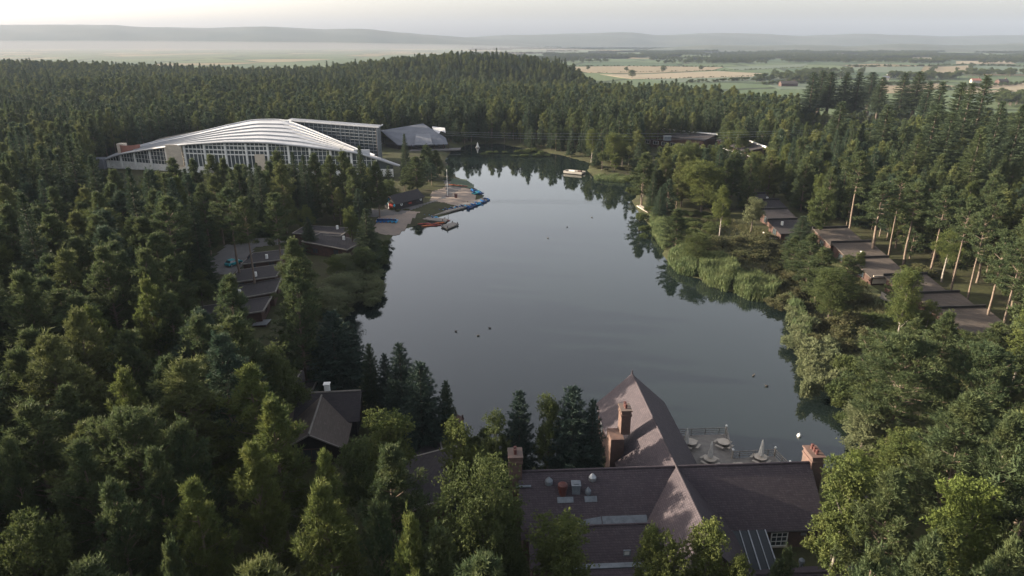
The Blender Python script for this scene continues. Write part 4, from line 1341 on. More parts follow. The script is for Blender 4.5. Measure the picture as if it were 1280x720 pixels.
for a in pb: pedal_boat(*a[:4], a[4])
for i, (px, py, m) in enumerate([(592, 241, 'navy'), (597, 241.5, 'teal'), (600.5, 243.5, 'navy'), (594, 244.5, 'teal')]):
    pedal_boat(px, py, .9, m, ('dark blue' if m == 'navy' else 'teal') + ' pedal boat pulled up on the landing, ' + ('upper' if py < 243 else 'lower') + ' of its colour', on='sand')
for i, px in enumerate((475, 479.5, 484, 489, 494)):
    pedal_boat(px, 282.5, 1.5, 'blue' if i < 3 else 'cyan', ['leftmost', 'second', 'middle', 'fourth', 'rightmost'][i] + ' blue pedal boat of the row drawn up on the small beach', on='sand')

def kayak(px, py, rz, m, label, z=0.02, on=None):
    p = at(px, py, z)
    if on: z = gz1(p.x, p.y) + .2
    t = thing('kayak', label, 'kayak', (p.x, p.y, z), rz, 'kayaks at the landing')
    sec = [(-2.0, .03, .05), (-1.3, .26, .16), (0, .36, .2), (1.3, .26, .16), (2.0, .03, .05)]
    pts, fs, n = [], [], 8
    for x, ry, rz_ in sec:
        for k in range(n):
            a = 2 * math.pi * k / n; pts.append((x, ry * math.cos(a), .14 + rz_ * math.sin(a)))
    for i in range(len(sec) - 1):
        for k in range(n): fs.append((i * n + k, i * n + (k + 1) % n, (i + 1) * n + (k + 1) % n, (i + 1) * n + k))
    fs += [tuple(range(n - 1, -1, -1)), tuple(range((len(sec) - 1) * n, len(sec) * n))]
    o = MB().add(pts, fs).build('hull', M[m]); o.parent = t
    o = MB().lathe((0, 0, .29), [(.30, 0), (.30, .08), (.22, .09)], 12).build('cockpit', M['rubber']); o.parent = t; o.scale = (1.5, .8, 1)
for i, (px, py, m, lab) in enumerate([(530, 280, 'red', 'red kayak nearest the beach below the narrow pontoon'), (535, 282.5, 'orange', 'orange kayak floating lowest beside the narrow pontoon'), (540, 280.5, 'red', 'red kayak in the middle of the kayak cluster'),
                                     (545, 282, 'red', 'red kayak lying next to the short pontoon, lower'), (550, 279, 'orange', 'orange kayak next to the short pontoon, upper'), (556, 276.5, 'red', 'red kayak between the two pontoons')]):
    kayak(px, py, .25 + .05 * i, m, lab)
for i, (px, py) in enumerate([(567, 234.5), (571, 235), (575, 235.6), (579, 236)]):
    kayak(px, py, -.15, 'red' if i % 2 else 'orange', ['orange kayak leftmost of the line', 'red kayak second in the line', 'orange kayak third in the line', 'red kayak at the right end of the line'][i] + ' on the landing below the grassy bank', on='sand')
p = at(542, 267, .1)
t = thing('dinghy', 'yellow dinghy between the bright blue pedal boats', 'dinghy', (p.x, p.y, .05), .35)
sec = [(-1.7, .75, .45), (-.6, .9, .5), (.8, .75, .55), (1.8, .1, .7)]
pts = []; fs = []
for x, w2, h in sec: pts += [(x, -w2, h), (x, -w2 * .6, 0), (x, w2 * .6, 0), (x, w2, h), (x, w2 * .8, h), (x, w2 * .5, .18), (x, -w2 * .5, .18), (x, -w2 * .8, h)]
for i in range(3):
    for k in range(8): fs.append((i * 8 + k, i * 8 + (k + 1) % 8, (i + 1) * 8 + (k + 1) % 8, (i + 1) * 8 + k))
fs += [tuple(range(7, -1, -1)), tuple(range(24, 32))]
o = MB().add(pts, fs).build('hull', M['yellow']); o.parent = t
for x in (-.8, .5):
    o = MB().box((x, 0, .4), (.3, 1.2, .06)).build('thwart', M['wood_pale']); o.parent = t
# flag mast, bin
p = at(559.5, 246, .8); z = gz1(p.x, p.y)
t = thing('flagpole', 'tall white flagpole on the sandy landing', 'flagpole', (p.x, p.y, z))
MB().tube([(p.x, p.y, z), (p.x, p.y, z + 9.2)], [.11, .06], 8).build('pole', M['white'], t)
MB().lathe((p.x, p.y, z), [(.9, 0), (.9, .12), (.3, .3)], 12).build('base', M['clay'], t)
MB().lathe((p.x, p.y, z + 9.2), [(.06, 0), (.13, .08), (.13, .16), (.03, .24)], 8).build('finial', M['white'], t)
p = at(570, 248, .8); z = gz1(p.x, p.y)
t = thing('equipment_box', 'small dark red box standing on the sandy landing', 'box', (p.x, p.y, z))
MB().box((p.x, p.y, z + .65), (.9, .8, 1.3)).build('body', M['clay'], t)
MB().slab([(p.x - .55, p.y - .5, z + 1.32), (p.x + .55, p.y - .5, z + 1.32), (p.x + .55, p.y + .5, z + 1.5), (p.x - .55, p.y + .5, z + 1.5)], .08).build('lid', M['timber'], t)

# moored raft, jetties, buoy, fountain, ducks
p = at(718, 216, .3)
t = thing('moored_raft', 'small white sided raft moored off the wooded point', 'raft', (p.x, p.y, 0), -.5)
for nm, m, bx in (('deck', 'wood', ((0, 0, .45), (8.0, 3.6, .3))), ('side', 'haystone', ((0, -1.85, .7), (8.2, .16, .9))), ('side', 'haystone', ((0, 1.85, .7), (8.2, .16, .9))),
                  ('side', 'haystone', ((-4.05, 0, .7), (.16, 3.5, .9))), ('float', 'timber', ((0, 0, .1), (7.4, 3.2, .5))), ('locker', 'timber', ((2.2, .6, .95), (1.6, 1.2, .7))), ('bench', 'white', ((-1.5, .9, .85), (2.4, .6, .45)))):
    o = MB().box(*bx).build(nm, M[m]); o.parent = t
pontoon([(796, 256.5), (801, 256), (816, 264.5), (811, 267)], .55, 'pale wooden jetty at the bend of the right shore', 'wood_pale')
pontoon([(556, 528), (570, 517), (580, 522), (567, 535)], .7, 'small dark jetty corner behind the firs on the near left bank', 'timber')
p = at(999, 544.5, .1)
t = thing('buoy', 'white buoy floating behind the right end of the pub terrace', 'buoy', (p.x, p.y, 0))
MB().lathe((p.x, p.y, -.15), [(.1, 0), (.28, .12), (.30, .3), (.2, .48), (.05, .54)], 14).build('float', M['white'], t, True)
MB().tube([(p.x, p.y, .35), (p.x, p.y, .62)], .04, 6).build('mooring_ring', M['metal'], t)
p = at(597, 184, .3)
t = thing('fountain', 'small white fountain at the head of the lake', 'fountain', (p.x, p.y, 0))
MB().lathe((p.x, p.y, -.5), [(1.2, 0), (1.2, .9), (.9, 1.0)], 16).build('basin', M['haystone'], t)
MB().lathe((p.x, p.y, .4), [(.8, 0), (.6, .5), (.42, 1.1), (.25, 1.9), (.08, 2.4)], 12).build('spray', M['canvas'], t, True)
for px, py, lab in ((570, 414.5, 'dark duck on open water, left of the three below the lake middle'), (598, 420, 'dark duck on open water, lowest of the three below the lake middle'), (612, 410.5, 'dark duck on open water, right of the three below the lake middle'),
                    (740, 272, 'tiny dark duck near the far right shore'), (709, 284, 'tiny dark duck left of the one near the far right shore'), (685, 298, 'tiny dark duck alone in the far middle of the lake'),
                    (942, 470, 'dark duck nearer the right reeds, upper of two'), (958, 483, 'dark duck nearer the right reeds, lower of two')):
    p = at(px, py, 0)
    t = thing('duck', lab, 'duck', (p.x, p.y, 0), rnd.uniform(0, 6.28), 'ducks on the lake')
    sec = [(-.34, .02, .16), (-.22, .13, .13), (0, .17, .12), (.16, .12, .13), (.22, .06, .17), (.25, .055, .26), (.29, .06, .31), (.36, .03, .30)]
    pts, fs, n = [], [], 8
    for x, r_, zc in sec:
        for k in range(n):
            a = 2 * math.pi * k / n; pts.append((x, r_ * math.cos(a), zc + r_ * .8 * math.sin(a)))
    for i in range(len(sec) - 1):
        for k in range(n): fs.append((i * n + k, i * n + (k + 1) % n, (i + 1) * n + (k + 1) % n, (i + 1) * n + k))
    fs += [tuple(range(n - 1, -1, -1)), tuple(range((len(sec) - 1) * n, len(sec) * n))]
    o = MB().add(pts, fs).build('body', M['duck'], None, True); o.parent = t
    o.scale = (.95, .95, .95)

# parked car
p = at(293, 336, 1.2); z = gz1(p.x, p.y) + .12
car = thing('parked_car', 'teal blue hatchback parked beside the road by the left lodges', 'car', (p.x, p.y, z), 1.05)
body = [(-2.0, .35), (-2.02, .75), (-1.85, .92), (.75, .95), (1.75, .82), (2.0, .65), (2.02, .35)]
cab = [(-1.75, .93), (-1.25, 1.42), (.15, 1.45), (.85, .95)]
def side_prism(prof, w0, w1):
    n = len(prof); zm = max(q[1] for q in prof); zn = min(q[1] for q in prof)
    wd = lambda z_: w0 + (w1 - w0) * (z_ - zn) / (zm - zn)
    pts = [(x, -wd(z_), z_) for x, z_ in prof] + [(x, wd(z_), z_) for x, z_ in prof]
    return pts, [tuple(range(n)), tuple(range(2 * n - 1, n - 1, -1))] + [(i, n + i, n + (i + 1) % n, (i + 1) % n) for i in range(n)]
o = MB().add(*side_prism(body, .86, .84)).build('body', M['teal']); o.parent = car
o = MB().add(*side_prism([(x * .96, z_) for x, z_ in cab], .80, .62)).build('window', M['glass']); o.parent = car
o = MB().slab([(-1.25, -.62, 1.47), (.15, -.62, 1.49), (.15, .62, 1.49), (-1.25, .62, 1.47)], .06).build('roof', M['teal']); o.parent = car
for x in (-1.25, 1.3):
    for s in (-1, 1):
        o = MB().tube([(x, s * .70, .33), (x, s * .88, .33)], .33, 14).build('wheel', M['rubber']); o.parent = car
        h = MB().tube([(x, s * .87, .33), (x, s * .90, .33)], .19, 10).build('rim', M['metal']); h.parent = o
for s in (-1, 1):
    o = MB().box((2.0, s * .6, .68), (.08, .35, .14)).build('headlight', M['white']); o.parent = car
    o = MB().box((-2.02, s * .68, .75), (.06, .2, .18)).build('tail_light', M['red']); o.parent = car

# rail fence by the pub path
a, b = at(1084, 565, 1.8), at(1119, 580, 1.8)
t = thing('rail_fence', 'pale two rail wooden fence running down right of the lime green tree', 'fence', (a.x, a.y, gz1(a.x, a.y)))
k = 6
for i in range(k):
    q = a.lerp(b, i / (k - 1)); g0 = gz1(q.x, q.y); MB().box((q.x, q.y, g0 + .55), (.13, .13, 1.2)).build('post', M['wood_pale'], t)
for h in (.55, 1.0): MB().tube([(a.x, a.y, gz1(a.x, a.y) + h), (b.x, b.y, gz1(b.x, b.y) + h)], .06, 5).build('rail', M['wood_pale'], t)

# ------------------------------------------------------------------ buildings in the woods beyond the lake
def long_house(p0, p1, z, depth, label, roof='felt', trim='white', ends=8, rise=1.6, glass=True):
    a, b = at(*p0, z), at(*p1, z)
    L = (b - a).length; an = math.atan2((b - a).y, (b - a).x)
    g0 = gz1((a.x + b.x) / 2, (a.y + b.y) / 2)
    T = frame((a.x, a.y, 0), an)
    r = thing('long_building', label, 'building', (a.x, a.y, g0))
    MB(T).slab([(0, 0, z), (L, 0, z), (L, -depth, z - rise), (0, -depth, z - rise)], .3).build('roof', M[roof], r)
    MB(T).box((L / 2, .25, z + .1), (L + .6, .6, .8)).build('fascia', M[trim], r)
    MB(T).hexa([(.4, -depth + .6, g0 - 1), (L - .4, -depth + .6, g0 - 1), (L - .4, -.2, g0 - 1), (.4, -.2, g0 - 1)], [(.4, -depth + .6, z - rise), (L - .4, -depth + .6, z - rise), (L - .4, -.2, z - .4), (.4, -.2, z - .4)]).build('wall', M['timber'], r)
    if glass:
        for i in range(ends):
            window(r, T, (L * (i + .5) / ends, -depth + .58, g0 + 2.0), L / ends * .6, 1.6, 2, 1, 'white', 'glass')
    return r
long_house((811, 160), (896, 168.5), 8.5, 12, 'long dark roof with a white top edge beyond the right end of the lake')
long_house((919, 170.5), (957, 184.5), 8.5, 9, 'dark building with a white roof edge right of the long dark roof', ends=4)
r = long_house((903, 186), (938, 196), 5.0, 7, 'low building with white framed windows glimpsed between the trees', 'felt', 'white', 5)
long_house((1078, 180), (1097, 178.5), 8.0, 5, 'small building with a green edged roof under the tall spruces', 'felt_brown', 'teal', 3)
q = atY(834, 173, at(834, 172, 6.5).y - 4); t = thing('roof_plant', 'pale ventilation unit on the long dark roof', 'roof unit', tuple(q))
m = MB(); m.box((q.x, q.y, q.z), (3.4, 2.4, 2.0)); m.build('housing', M['lead'], t); MB().box((q.x, q.y, q.z + 1.1), (3.8, 2.8, .2)).build('lid', M['metal'], t)

def farm(px, py, w, d, h, wall, roof, label, rz=0.0):
    p = at(px, py, PLAIN + 1)
    T = frame((p.x, p.y, PLAIN - .5), rz)
    r = thing('farmhouse', label, 'farm building', (p.x, p.y, PLAIN))
    m = MB(T); gable_roof(m, -w / 2, w / 2, 0, d / 2, h + d * .35, h, .3, .5, .5); m.build('roof', M[roof], r)
    m = MB(T); gable_walls(m, -w / 2, w / 2, 0, d / 2 - .1, h + d * .35, h, -1); m.build('wall', M[wall], r)
    m = MB(T); m.box((w * .35, 0, h + d * .35 + .6), (1.2, 1, 2.4)); m.build('chimney', M['brick'], r)
farm(1114, 97, 15, 8, 7, 'white', 'slate', 'white farmhouse on the plain between the spruce clumps', .3)
farm(985, 107, 26, 10, 5, 'timber', 'felt_brown', 'long dark barn on the plain left of the tall spruces', .1)
farm(1107, 99.5, 9, 7, 5, 'cream', 'slate', 'small cream house beside the white farmhouse', -.2)
farm(1252, 104, 18, 9, 5, 'timber', 'felt_brown', 'dark brown farm shed near the right edge of the plain', .2)
farm(1050, 70, 26, 12, 8, 'haystone', 'slate_l', 'pale farm buildings far out on the plain', .0)
farm(1219, 103, 14, 8, 5, 'haystone', 'terra', 'stone farm cottage with red roof on the right plain', -.1)

# overhead cables across the head of the lake, on wooden poles in the woods
poles = []
for px, py, h in ((470, 163, 15), (1108, 160, 16)):
    for _ in range(3):
        p = at(px, py, (gz1(p.x, p.y) if _ else 1) + h)
    z = gz1(p.x, p.y)
    t = thing('cable_pole', 'wooden pole carrying cables ' + ('right of the glazed dome block' if px < 600 else 'in the tall spruces at the right'), 'pole', (p.x, p.y, z), 0, 'poles of the overhead cables')
    MB().tube([(p.x, p.y, z - 1), (p.x, p.y, z + h + .4)], [.16, .11], 8).build('post', M['bark'], t)
    MB().box((p.x, p.y, z + h), (.2, 2.6, .2)).build('crossarm', M['bark'], t)
    poles.append(Vector((p.x, p.y, z + h)))
for k, lab in ((-1.2, 'lowest thin overhead cable crossing the head of the lake'), (0, 'middle thin overhead cable crossing the head of the lake'), (1.2, 'highest thin overhead cable crossing the head of the lake')):
    pts = []
    for i in range(25):
        u = i / 24; q = poles[0].lerp(poles[1], u) + Vector((0, k, .15 - 4 * (3.2 + .9 * -k) * u * (1 - u)))
        pts.append(q)
    tag(MB().tube(pts, .03, 4).build('overhead_cable', M['metal']), lab, 'cable', 'overhead cables across the lake head')

# ------------------------------------------------------------------ single trees measured in the photograph: kind, tip x, tip y, crown width, height, label, leaf
HAND = [  # trees called sunlit: sunlight painted by a yellower leaf colour
 # near left bank and foreground wood
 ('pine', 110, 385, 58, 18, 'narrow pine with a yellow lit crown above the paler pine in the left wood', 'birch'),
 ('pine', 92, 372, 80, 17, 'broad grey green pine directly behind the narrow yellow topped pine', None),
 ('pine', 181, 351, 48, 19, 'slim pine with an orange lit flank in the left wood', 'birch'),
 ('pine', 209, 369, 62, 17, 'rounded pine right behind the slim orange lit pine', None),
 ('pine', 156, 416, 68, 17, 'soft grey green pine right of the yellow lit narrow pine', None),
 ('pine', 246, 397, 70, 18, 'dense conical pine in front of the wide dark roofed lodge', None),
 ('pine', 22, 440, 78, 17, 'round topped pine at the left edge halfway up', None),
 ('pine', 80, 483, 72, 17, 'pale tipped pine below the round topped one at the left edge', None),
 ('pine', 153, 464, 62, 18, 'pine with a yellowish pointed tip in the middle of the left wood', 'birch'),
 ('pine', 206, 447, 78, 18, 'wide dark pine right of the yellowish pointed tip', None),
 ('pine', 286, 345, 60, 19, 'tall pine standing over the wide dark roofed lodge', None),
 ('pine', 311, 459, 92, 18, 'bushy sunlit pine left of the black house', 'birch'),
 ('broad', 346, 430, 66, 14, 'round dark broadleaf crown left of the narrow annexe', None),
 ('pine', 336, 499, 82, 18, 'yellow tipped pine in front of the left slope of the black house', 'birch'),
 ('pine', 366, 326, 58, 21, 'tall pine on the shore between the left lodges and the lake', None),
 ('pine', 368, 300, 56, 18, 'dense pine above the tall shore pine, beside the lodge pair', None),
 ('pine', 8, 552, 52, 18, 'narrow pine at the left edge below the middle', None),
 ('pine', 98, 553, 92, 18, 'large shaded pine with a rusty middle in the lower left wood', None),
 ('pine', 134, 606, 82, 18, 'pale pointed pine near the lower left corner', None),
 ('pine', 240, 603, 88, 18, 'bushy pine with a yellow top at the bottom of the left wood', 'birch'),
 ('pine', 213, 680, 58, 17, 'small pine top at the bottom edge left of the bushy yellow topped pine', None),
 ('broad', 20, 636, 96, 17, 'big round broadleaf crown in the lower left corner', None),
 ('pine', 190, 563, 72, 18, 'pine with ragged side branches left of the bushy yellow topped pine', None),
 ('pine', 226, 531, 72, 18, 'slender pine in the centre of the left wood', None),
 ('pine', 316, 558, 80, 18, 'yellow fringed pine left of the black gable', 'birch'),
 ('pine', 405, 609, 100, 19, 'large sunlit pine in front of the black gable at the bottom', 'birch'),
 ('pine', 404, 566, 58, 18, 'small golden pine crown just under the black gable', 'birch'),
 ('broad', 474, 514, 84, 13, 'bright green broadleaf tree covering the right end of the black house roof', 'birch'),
 ('pine', 486, 560, 98, 17, 'wide green pine between the black house and the dark cabin', None),
 ('broad', 448, 548, 62, 13, 'low shaded crown below the lower roof of the black house', None),
 ('pine', 513, 650, 64, 18, 'yellow pointed pine top at the bottom, left of the pub', 'birch'),
 ('pine', 547, 664, 92, 17, 'dark spreading pine right of the yellow pointed top at the bottom', None),
 ('pine', 470, 632, 64, 18, 'dark pine right of the large sunlit pine at the bottom', None),
 ('broad', 597, 573, 118, 18, 'huge round tree with sunlit top left of the pub chimney', 'broad'),
 ('broad', 574, 531, 62, 13, 'sunlit yellow green round tree above the huge round tree', 'birch'),
 ('broad', 626, 640, 76, 12, 'shaded low tree at the foot of the pub left chimney', None),
 ('broad', 707, 641, 96, 14, 'yellow topped tree in front of the lower left pub roof', 'birch'),
 ('birch', 814, 655, 44, 14, 'slim dark topped tree left of the two golden trees before the pub', None),
 ('broad', 834, 661, 78, 14, 'golden round tree in front of the crossing roof, left of two', 'birch'),
 ('birch', 889, 648, 68, 15, 'golden tree with a rounded top in front of the crossing roof, right of two', 'birch'),
 ('birch', 926, 692, 44, 13, 'small yellow green tree below the glass lean-to', 'birch'),
 ('pine', 984, 689, 50, 12, 'little conical pine before the right lower pub roof', None),
 ('birch', 1067, 575, 78, 16, 'tall drooping birch at the right gable of the pub', None),
 ('lime', 1070, 560, 56, 10, 'lime green leafy tree behind the right pub chimney', None),
 ('pine', 1121, 590, 92, 17, 'pine with bare orange limbs right of the drooping birch', None),
 ('lime', 1228, 602, 92, 14, 'bright green broad tree near the lower right corner', None),
 ('birch', 1192, 655, 66, 14, 'yellow green birch in front of the bright green broad tree', None),
 ('pine', 1095, 690, 88, 18, 'grey green pine crown at the bottom right, left of two', None),
 ('pine', 1160, 674, 100, 18, 'grey green pine crown at the bottom right, right of two', None),
 ('pine', 1268, 681, 78, 18, 'pale pine crown in the bottom right corner', None),
 ('birch', 1140, 333, 46, 14, 'bright yellow green birch in front of the right bank lodges', None),
 ('pine', 1136, 428, 118, 17, 'big spreading pine on the right shore with a pale trunk', None),
 ('pine', 1238, 441, 108, 17, 'wide pine right of the big spreading shore pine', None),
 ('pine', 1212, 492, 112, 18, 'layered pine below the wide pine on the right', None),
 ('pine', 1268, 520, 84, 18, 'pine at the right edge below the middle', None),
 ('broad', 1088, 508, 70, 9, 'low bushy willow on the right shore opposite the pub terrace', 'willow'),
 ('pine', 1190, 392, 56, 15, 'young pine crown just before the nearest stepped lodges', None),
 ('spruce', 1005, 271, 42, 10, 'small dark pointed spruce before the bend of the right lodges', None),
 ('broad', 1046, 336, 54, 11, 'dark bushy tree left of the cream fronted lodge', None),
 ('pine', 1030, 310, 50, 12, 'light green pine between the small spruce and the cream fronted lodge', None),
 ('pine', 1018, 293, 44, 12, 'pine just right of the small dark pointed spruce', None),
 ('birch', 1078, 314, 16, 6, 'little birch sapling beside the stepped lodge roof', None),
 ('birch', 906, 232, 26, 15, 'slim bright birch on the right bank above the reeds', None),
 ('broad', 944, 247, 30, 10, 'small round grey green tree before the farthest dark lodges', 'willow'),
 ('broad', 882, 200, 62, 17, 'large light green tree on the wooded point at the right', 'birch'),
 ('broad', 858, 180, 40, 18, 'tall pale tree behind the large light green one', 'broad'),
 ('pine', 848, 262, 34, 11, 'dark shore pine over the reeds on the right bank', None),
 ('broad', 872, 290, 40, 8, 'round shore tree above the reed bed on the right', None),
 ('pine', 806, 192, 34, 17, 'dark pine at the waterside on the wooded point', None),
 ('birch', 741, 160, 20, 16, 'slim sunlit birch on the far point behind the raft', None),
 ('birch', 768, 165, 28, 15, 'sunlit birch right of the slim one on the far point', None),
 # tall pines with bare trunks behind the right lodges
 ('tall_pine', 1105, 231, 54, 19, 'flat topped bare trunked pine, first of the row behind the right lodges', None),
 ('tall_pine', 1131, 217, 30, 21, 'orange barked pine rising behind the flat topped one', None),
 ('tall_pine', 1150, 229, 44, 20, 'bare trunked pine second from the left behind the cream fronted lodge', None),
 ('tall_pine', 1186, 236, 36, 20, 'slim bare trunked pine in the middle of the right row', None),
 ('tall_pine', 1215, 250, 36, 20, 'bare trunked pine just right of the slim middle one', None),
 ('tall_pine', 1236, 264, 34, 20, 'bare trunked pine behind the nearest stepped lodge', None),
 ('tall_pine', 1262, 290, 46, 19, 'low crowned bare trunked pine near the right edge', None),
 ('tall_pine', 1282, 302, 44, 19, 'bare trunked pine cut by the right edge', None),
 ('tall_pine', 1248, 243, 40, 20, 'bare trunked pine behind the low crowned one near the right edge', None),
 ('tall_pine', 1078, 192, 34, 22, 'tall brownish pine above the bend of the right lodges', None),
 # shaded trunks by the left road
 ('tall_pine', 284, 238, 42, 20, 'bare trunked dark pine left of the road by the left lodges', None),
 ('tall_pine', 304, 250, 38, 20, 'bare trunked dark pine right beside the road by the left lodges', None),
 ('tall_pine', 341, 244, 40, 20, 'bare trunked dark pine behind the road near the lodge pair', None),
 ('tall_pine', 206, 250, 44, 22, 'dark pine with one pale leaning trunk in the left wood', None),
 # dark firs beside the lake
 ('fir', 414, 392, 76, 13, 'broad dark fir directly behind the black house', None),
 ('fir', 436, 405, 46, 11, 'dark fir overhanging the water right of the broad one', None),
 ('fir', 461, 432, 30, 10, 'slim green fir, leftmost of the clump on the lawn', 'spruce'),
 ('fir', 480, 444, 28, 9, 'small fir with an open top in the clump on the lawn', None),
 ('fir', 499, 432, 50, 12, 'tallest dark fir of the clump on the lawn', None),
 ('fir', 524, 457, 66, 12, 'widest dark fir at the right of the clump on the lawn', None),
 ('fir', 557, 478, 30, 9, 'small green fir standing alone right of the lawn clump', 'spruce'),
 ('fir', 649, 492, 52, 13, 'dark fir left of the pub rear wing, left of the pair', None),
 ('birch', 620, 508, 40, 12, 'slim green tree left of the dark fir pair', 'broad'),
 ('birch', 687, 494, 40, 13, 'light green tree between the two dark firs by the pub', 'broad'),
 ('fir', 716, 487, 74, 14, 'broad dark fir against the pub rear wing', None),
 ('fir', 742, 503, 40, 12, 'narrow dark fir touching the lit pub wall', None),
 # tall spruces at the upper right
 ('tall_spruce', 1018, 91, 33, 31, 'tall dark spruce, leftmost of the skyline clump', None),
 ('tall_spruce', 1030, 87, 31, 32, 'tall dark spruce second in the skyline clump', None),
 ('tall_spruce', 1041, 91, 33, 31, 'tall dark spruce third in the skyline clump', None),
 ('tall_spruce', 1060, 91, 28, 31, 'thin spruce standing right of the three skyline spruces', None),
 ('tall_spruce', 1076, 91, 31, 31, 'thin spruce left of the tallest skyline spruce', None),
 ('tall_spruce', 1093, 87, 36, 32, 'tallest pointed spruce in the middle of the skyline row', None),
 ('tall_spruce', 1104, 97, 28, 29, 'spruce leaning on the tallest pointed one', None),
 ('tall_spruce', 1133, 91, 33, 31, 'skyline spruce with a flat dark tip, left of the second clump', None),
 ('tall_spruce', 1151, 90, 36, 32, 'wide skyline spruce in the second clump', None),
 ('tall_spruce', 1163, 103, 28, 29, 'airy see-through spruce in the second clump', None),
 ('tall_spruce', 1178, 103, 31, 31, 'airy see-through spruce right of the second clump', None),
 ('tall_spruce', 1203, 104, 40, 34, 'spruce left of the pair near the right skyline', None),
 ('tall_spruce', 1216, 105, 38, 34, 'spruce with a sunlit flank near the right skyline', None),
 ('tall_spruce', 1235, 95, 46, 36, 'tall single pointed spruce at the right skyline', None),
 ('spruce', 1254, 128, 46, 29, 'dark spruce right of the tall pointed one', None),
 ('spruce', 1280, 132, 54, 30, 'spruce at the right edge of the skyline', None),
 ('tall_spruce', 1172, 132, 48, 30, 'brownish spruce in front of the second skyline clump', None),
 ('tall_spruce', 1192, 142, 46, 29, 'dark spruce below the airy ones', None),
 ('tall_spruce', 1112, 132, 44, 28, 'dark spruce standing before the tallest pointed skyline one', None),
 ('tall_spruce', 1052, 128, 40, 28, 'dark spruce below the gap in the left skyline clump', None),
 ('spruce', 1228, 160, 56, 27, 'broad sunlit spruce in front of the tall single pointed one', 'pine'),  # paler pine leaf colour stands in for sun on this crown
 ('spruce', 1150, 168, 48, 23, 'olive spruce below the second skyline clump', 'pine'),
 ('pine', 1062, 320, 40, 9, 'young pine in front of the lodge with the broad plain brown roof', None),
 ('birch', 1166, 374, 30, 8, 'small birch at the patio of the second stepped lodge', None),
 ('broad', 1202, 412, 44, 6, 'low bushy tree before the nearest stepped lodge', None),
 ('pine', 1250, 404, 48, 10, 'young pine at the outer corner of the nearest stepped lodge', None),
 ('pine', 1128, 344, 30, 8, 'young pine right of the cream front panel', None),
 ('pine', 996, 296, 30, 9, 'little pine below the white flue of the far right lodges', None),
 # left wood spruces
 ('spruce', 27, 244, 52, 25, 'pale tall spruce near the left edge', None),
 ('spruce', 50, 184, 46, 25, 'tall spruce above the pale one at the left', None),
 ('spruce', 84, 176, 46, 26, 'tall spruce left of the brick stair drum', None),
 ('spruce', 113, 196, 40, 24, 'dark spruce just left of the tip of the dome', None),
 ('pine', 221, 222, 32, 19, 'slim orange tinted pine under the middle of the dome', 'birch'),
 ('pine', 250, 230, 34, 18, 'blue green pine right of the slim orange tinted one', None),
 ('spruce', 30, 88, 12, 26, 'spruce tip standing out of the wood near the left skyline', None),
 ('spruce', 58, 88, 11, 26, 'second spruce tip standing out near the left skyline', None),
 ('pine', 240, 199, 28, 18, 'pine below the cream panel of the dome, left of it', None),
 ('pine', 279, 199, 26, 18, 'pine under the fifth dome column', None),
 ('spruce', 312, 206, 22, 18, 'low spruce top in the gap before the dome base', None),
 ('pine', 336, 203, 28, 17, 'pine crowding the lower edge of the middle dome glazing', None),
 ('spruce', 378, 195, 24, 20, 'dark spruce right of the gap before the dome', None),
 ('pine', 411, 196, 30, 19, 'pine between the two dark trees at the right dome glazing', None),
 ('pine', 470, 202, 28, 17, 'pine under the right tip of the dome roof', None),
 # row before the dome
 ('pine', 216, 198, 30, 18, 'dark pine covering the left glazing of the dome', None),
 ('pine', 262, 194, 34, 18, 'dark pine under the heavy window grid of the dome', None),
 ('pine', 296, 206, 26, 17, 'short pine top between the white base panels of the dome', None),
 ('pine', 345, 190, 34, 19, 'pine before the middle of the dome, left of a gap', None),
 ('spruce', 365, 191, 24, 20, 'spruce before the middle of the dome, right of the gap', None),
 ('pine', 392, 192, 32, 19, 'pine covering the dome glazing right of the middle', None),
 ('pine', 428, 190, 34, 20, 'dark pine before the right part of the dome', None),
 ('spruce', 449, 183, 24, 21, 'pointed spruce before the right end of the dome roof', None),
 ('pine', 326, 215, 30, 16, 'low pine below the cream panel of the dome', None),
 ('broad', 482, 225, 34, 8, 'dark tree behind the boathouse', None),
 ('spruce', 505, 168, 16, 17, 'slim spruce before the left end of the grey roofed hall', None),
 ('pine', 532, 182, 26, 13, 'pine by the water in front of the grey roofed hall', None),
 ('pine', 545, 188, 18, 11, 'pine at the tip of the shore below the grey hall', None),
 ('pine', 520, 196, 32, 13, 'round dark pine between the boathouse and the grey hall', None),
 ('spruce', 456, 262, 38, 13, 'dark conical spruce beside the lodge pair', None),
 ('broad', 437, 256, 22, 12, 'light green tree left of the dark conical spruce', 'birch'),
 ('broad', 424, 344, 50, 7, 'rounded willow overhanging the left shore', 'willow'),
 ('broad', 410, 362, 50, 6, 'lower willow next to the rounded one on the left shore', 'willow'),
 ('broad', 456, 310, 40, 7, 'waterside tree below the dark conical spruce', None),
 ('broad', 418, 318, 26, 6, 'light tree below the brown wall of the lodge pair', 'birch'),
 ('spruce', 384, 272, 26, 9, 'young dark spruce left of the lodge pair', None),
 ('broad', 382, 255, 22, 9, 'pale round tree behind the lodge pair', 'birch'),
 ('broad', 246, 340, 36, 8, 'round dark green tree left of the parked car', None),
 ('broad', 176, 358, 20, 9, 'yellow green crown low in the left wood', 'birch'),
]
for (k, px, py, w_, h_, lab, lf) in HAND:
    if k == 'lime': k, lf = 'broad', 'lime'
    plant_px(k, px, py, w_, h_, lab, None, lf)

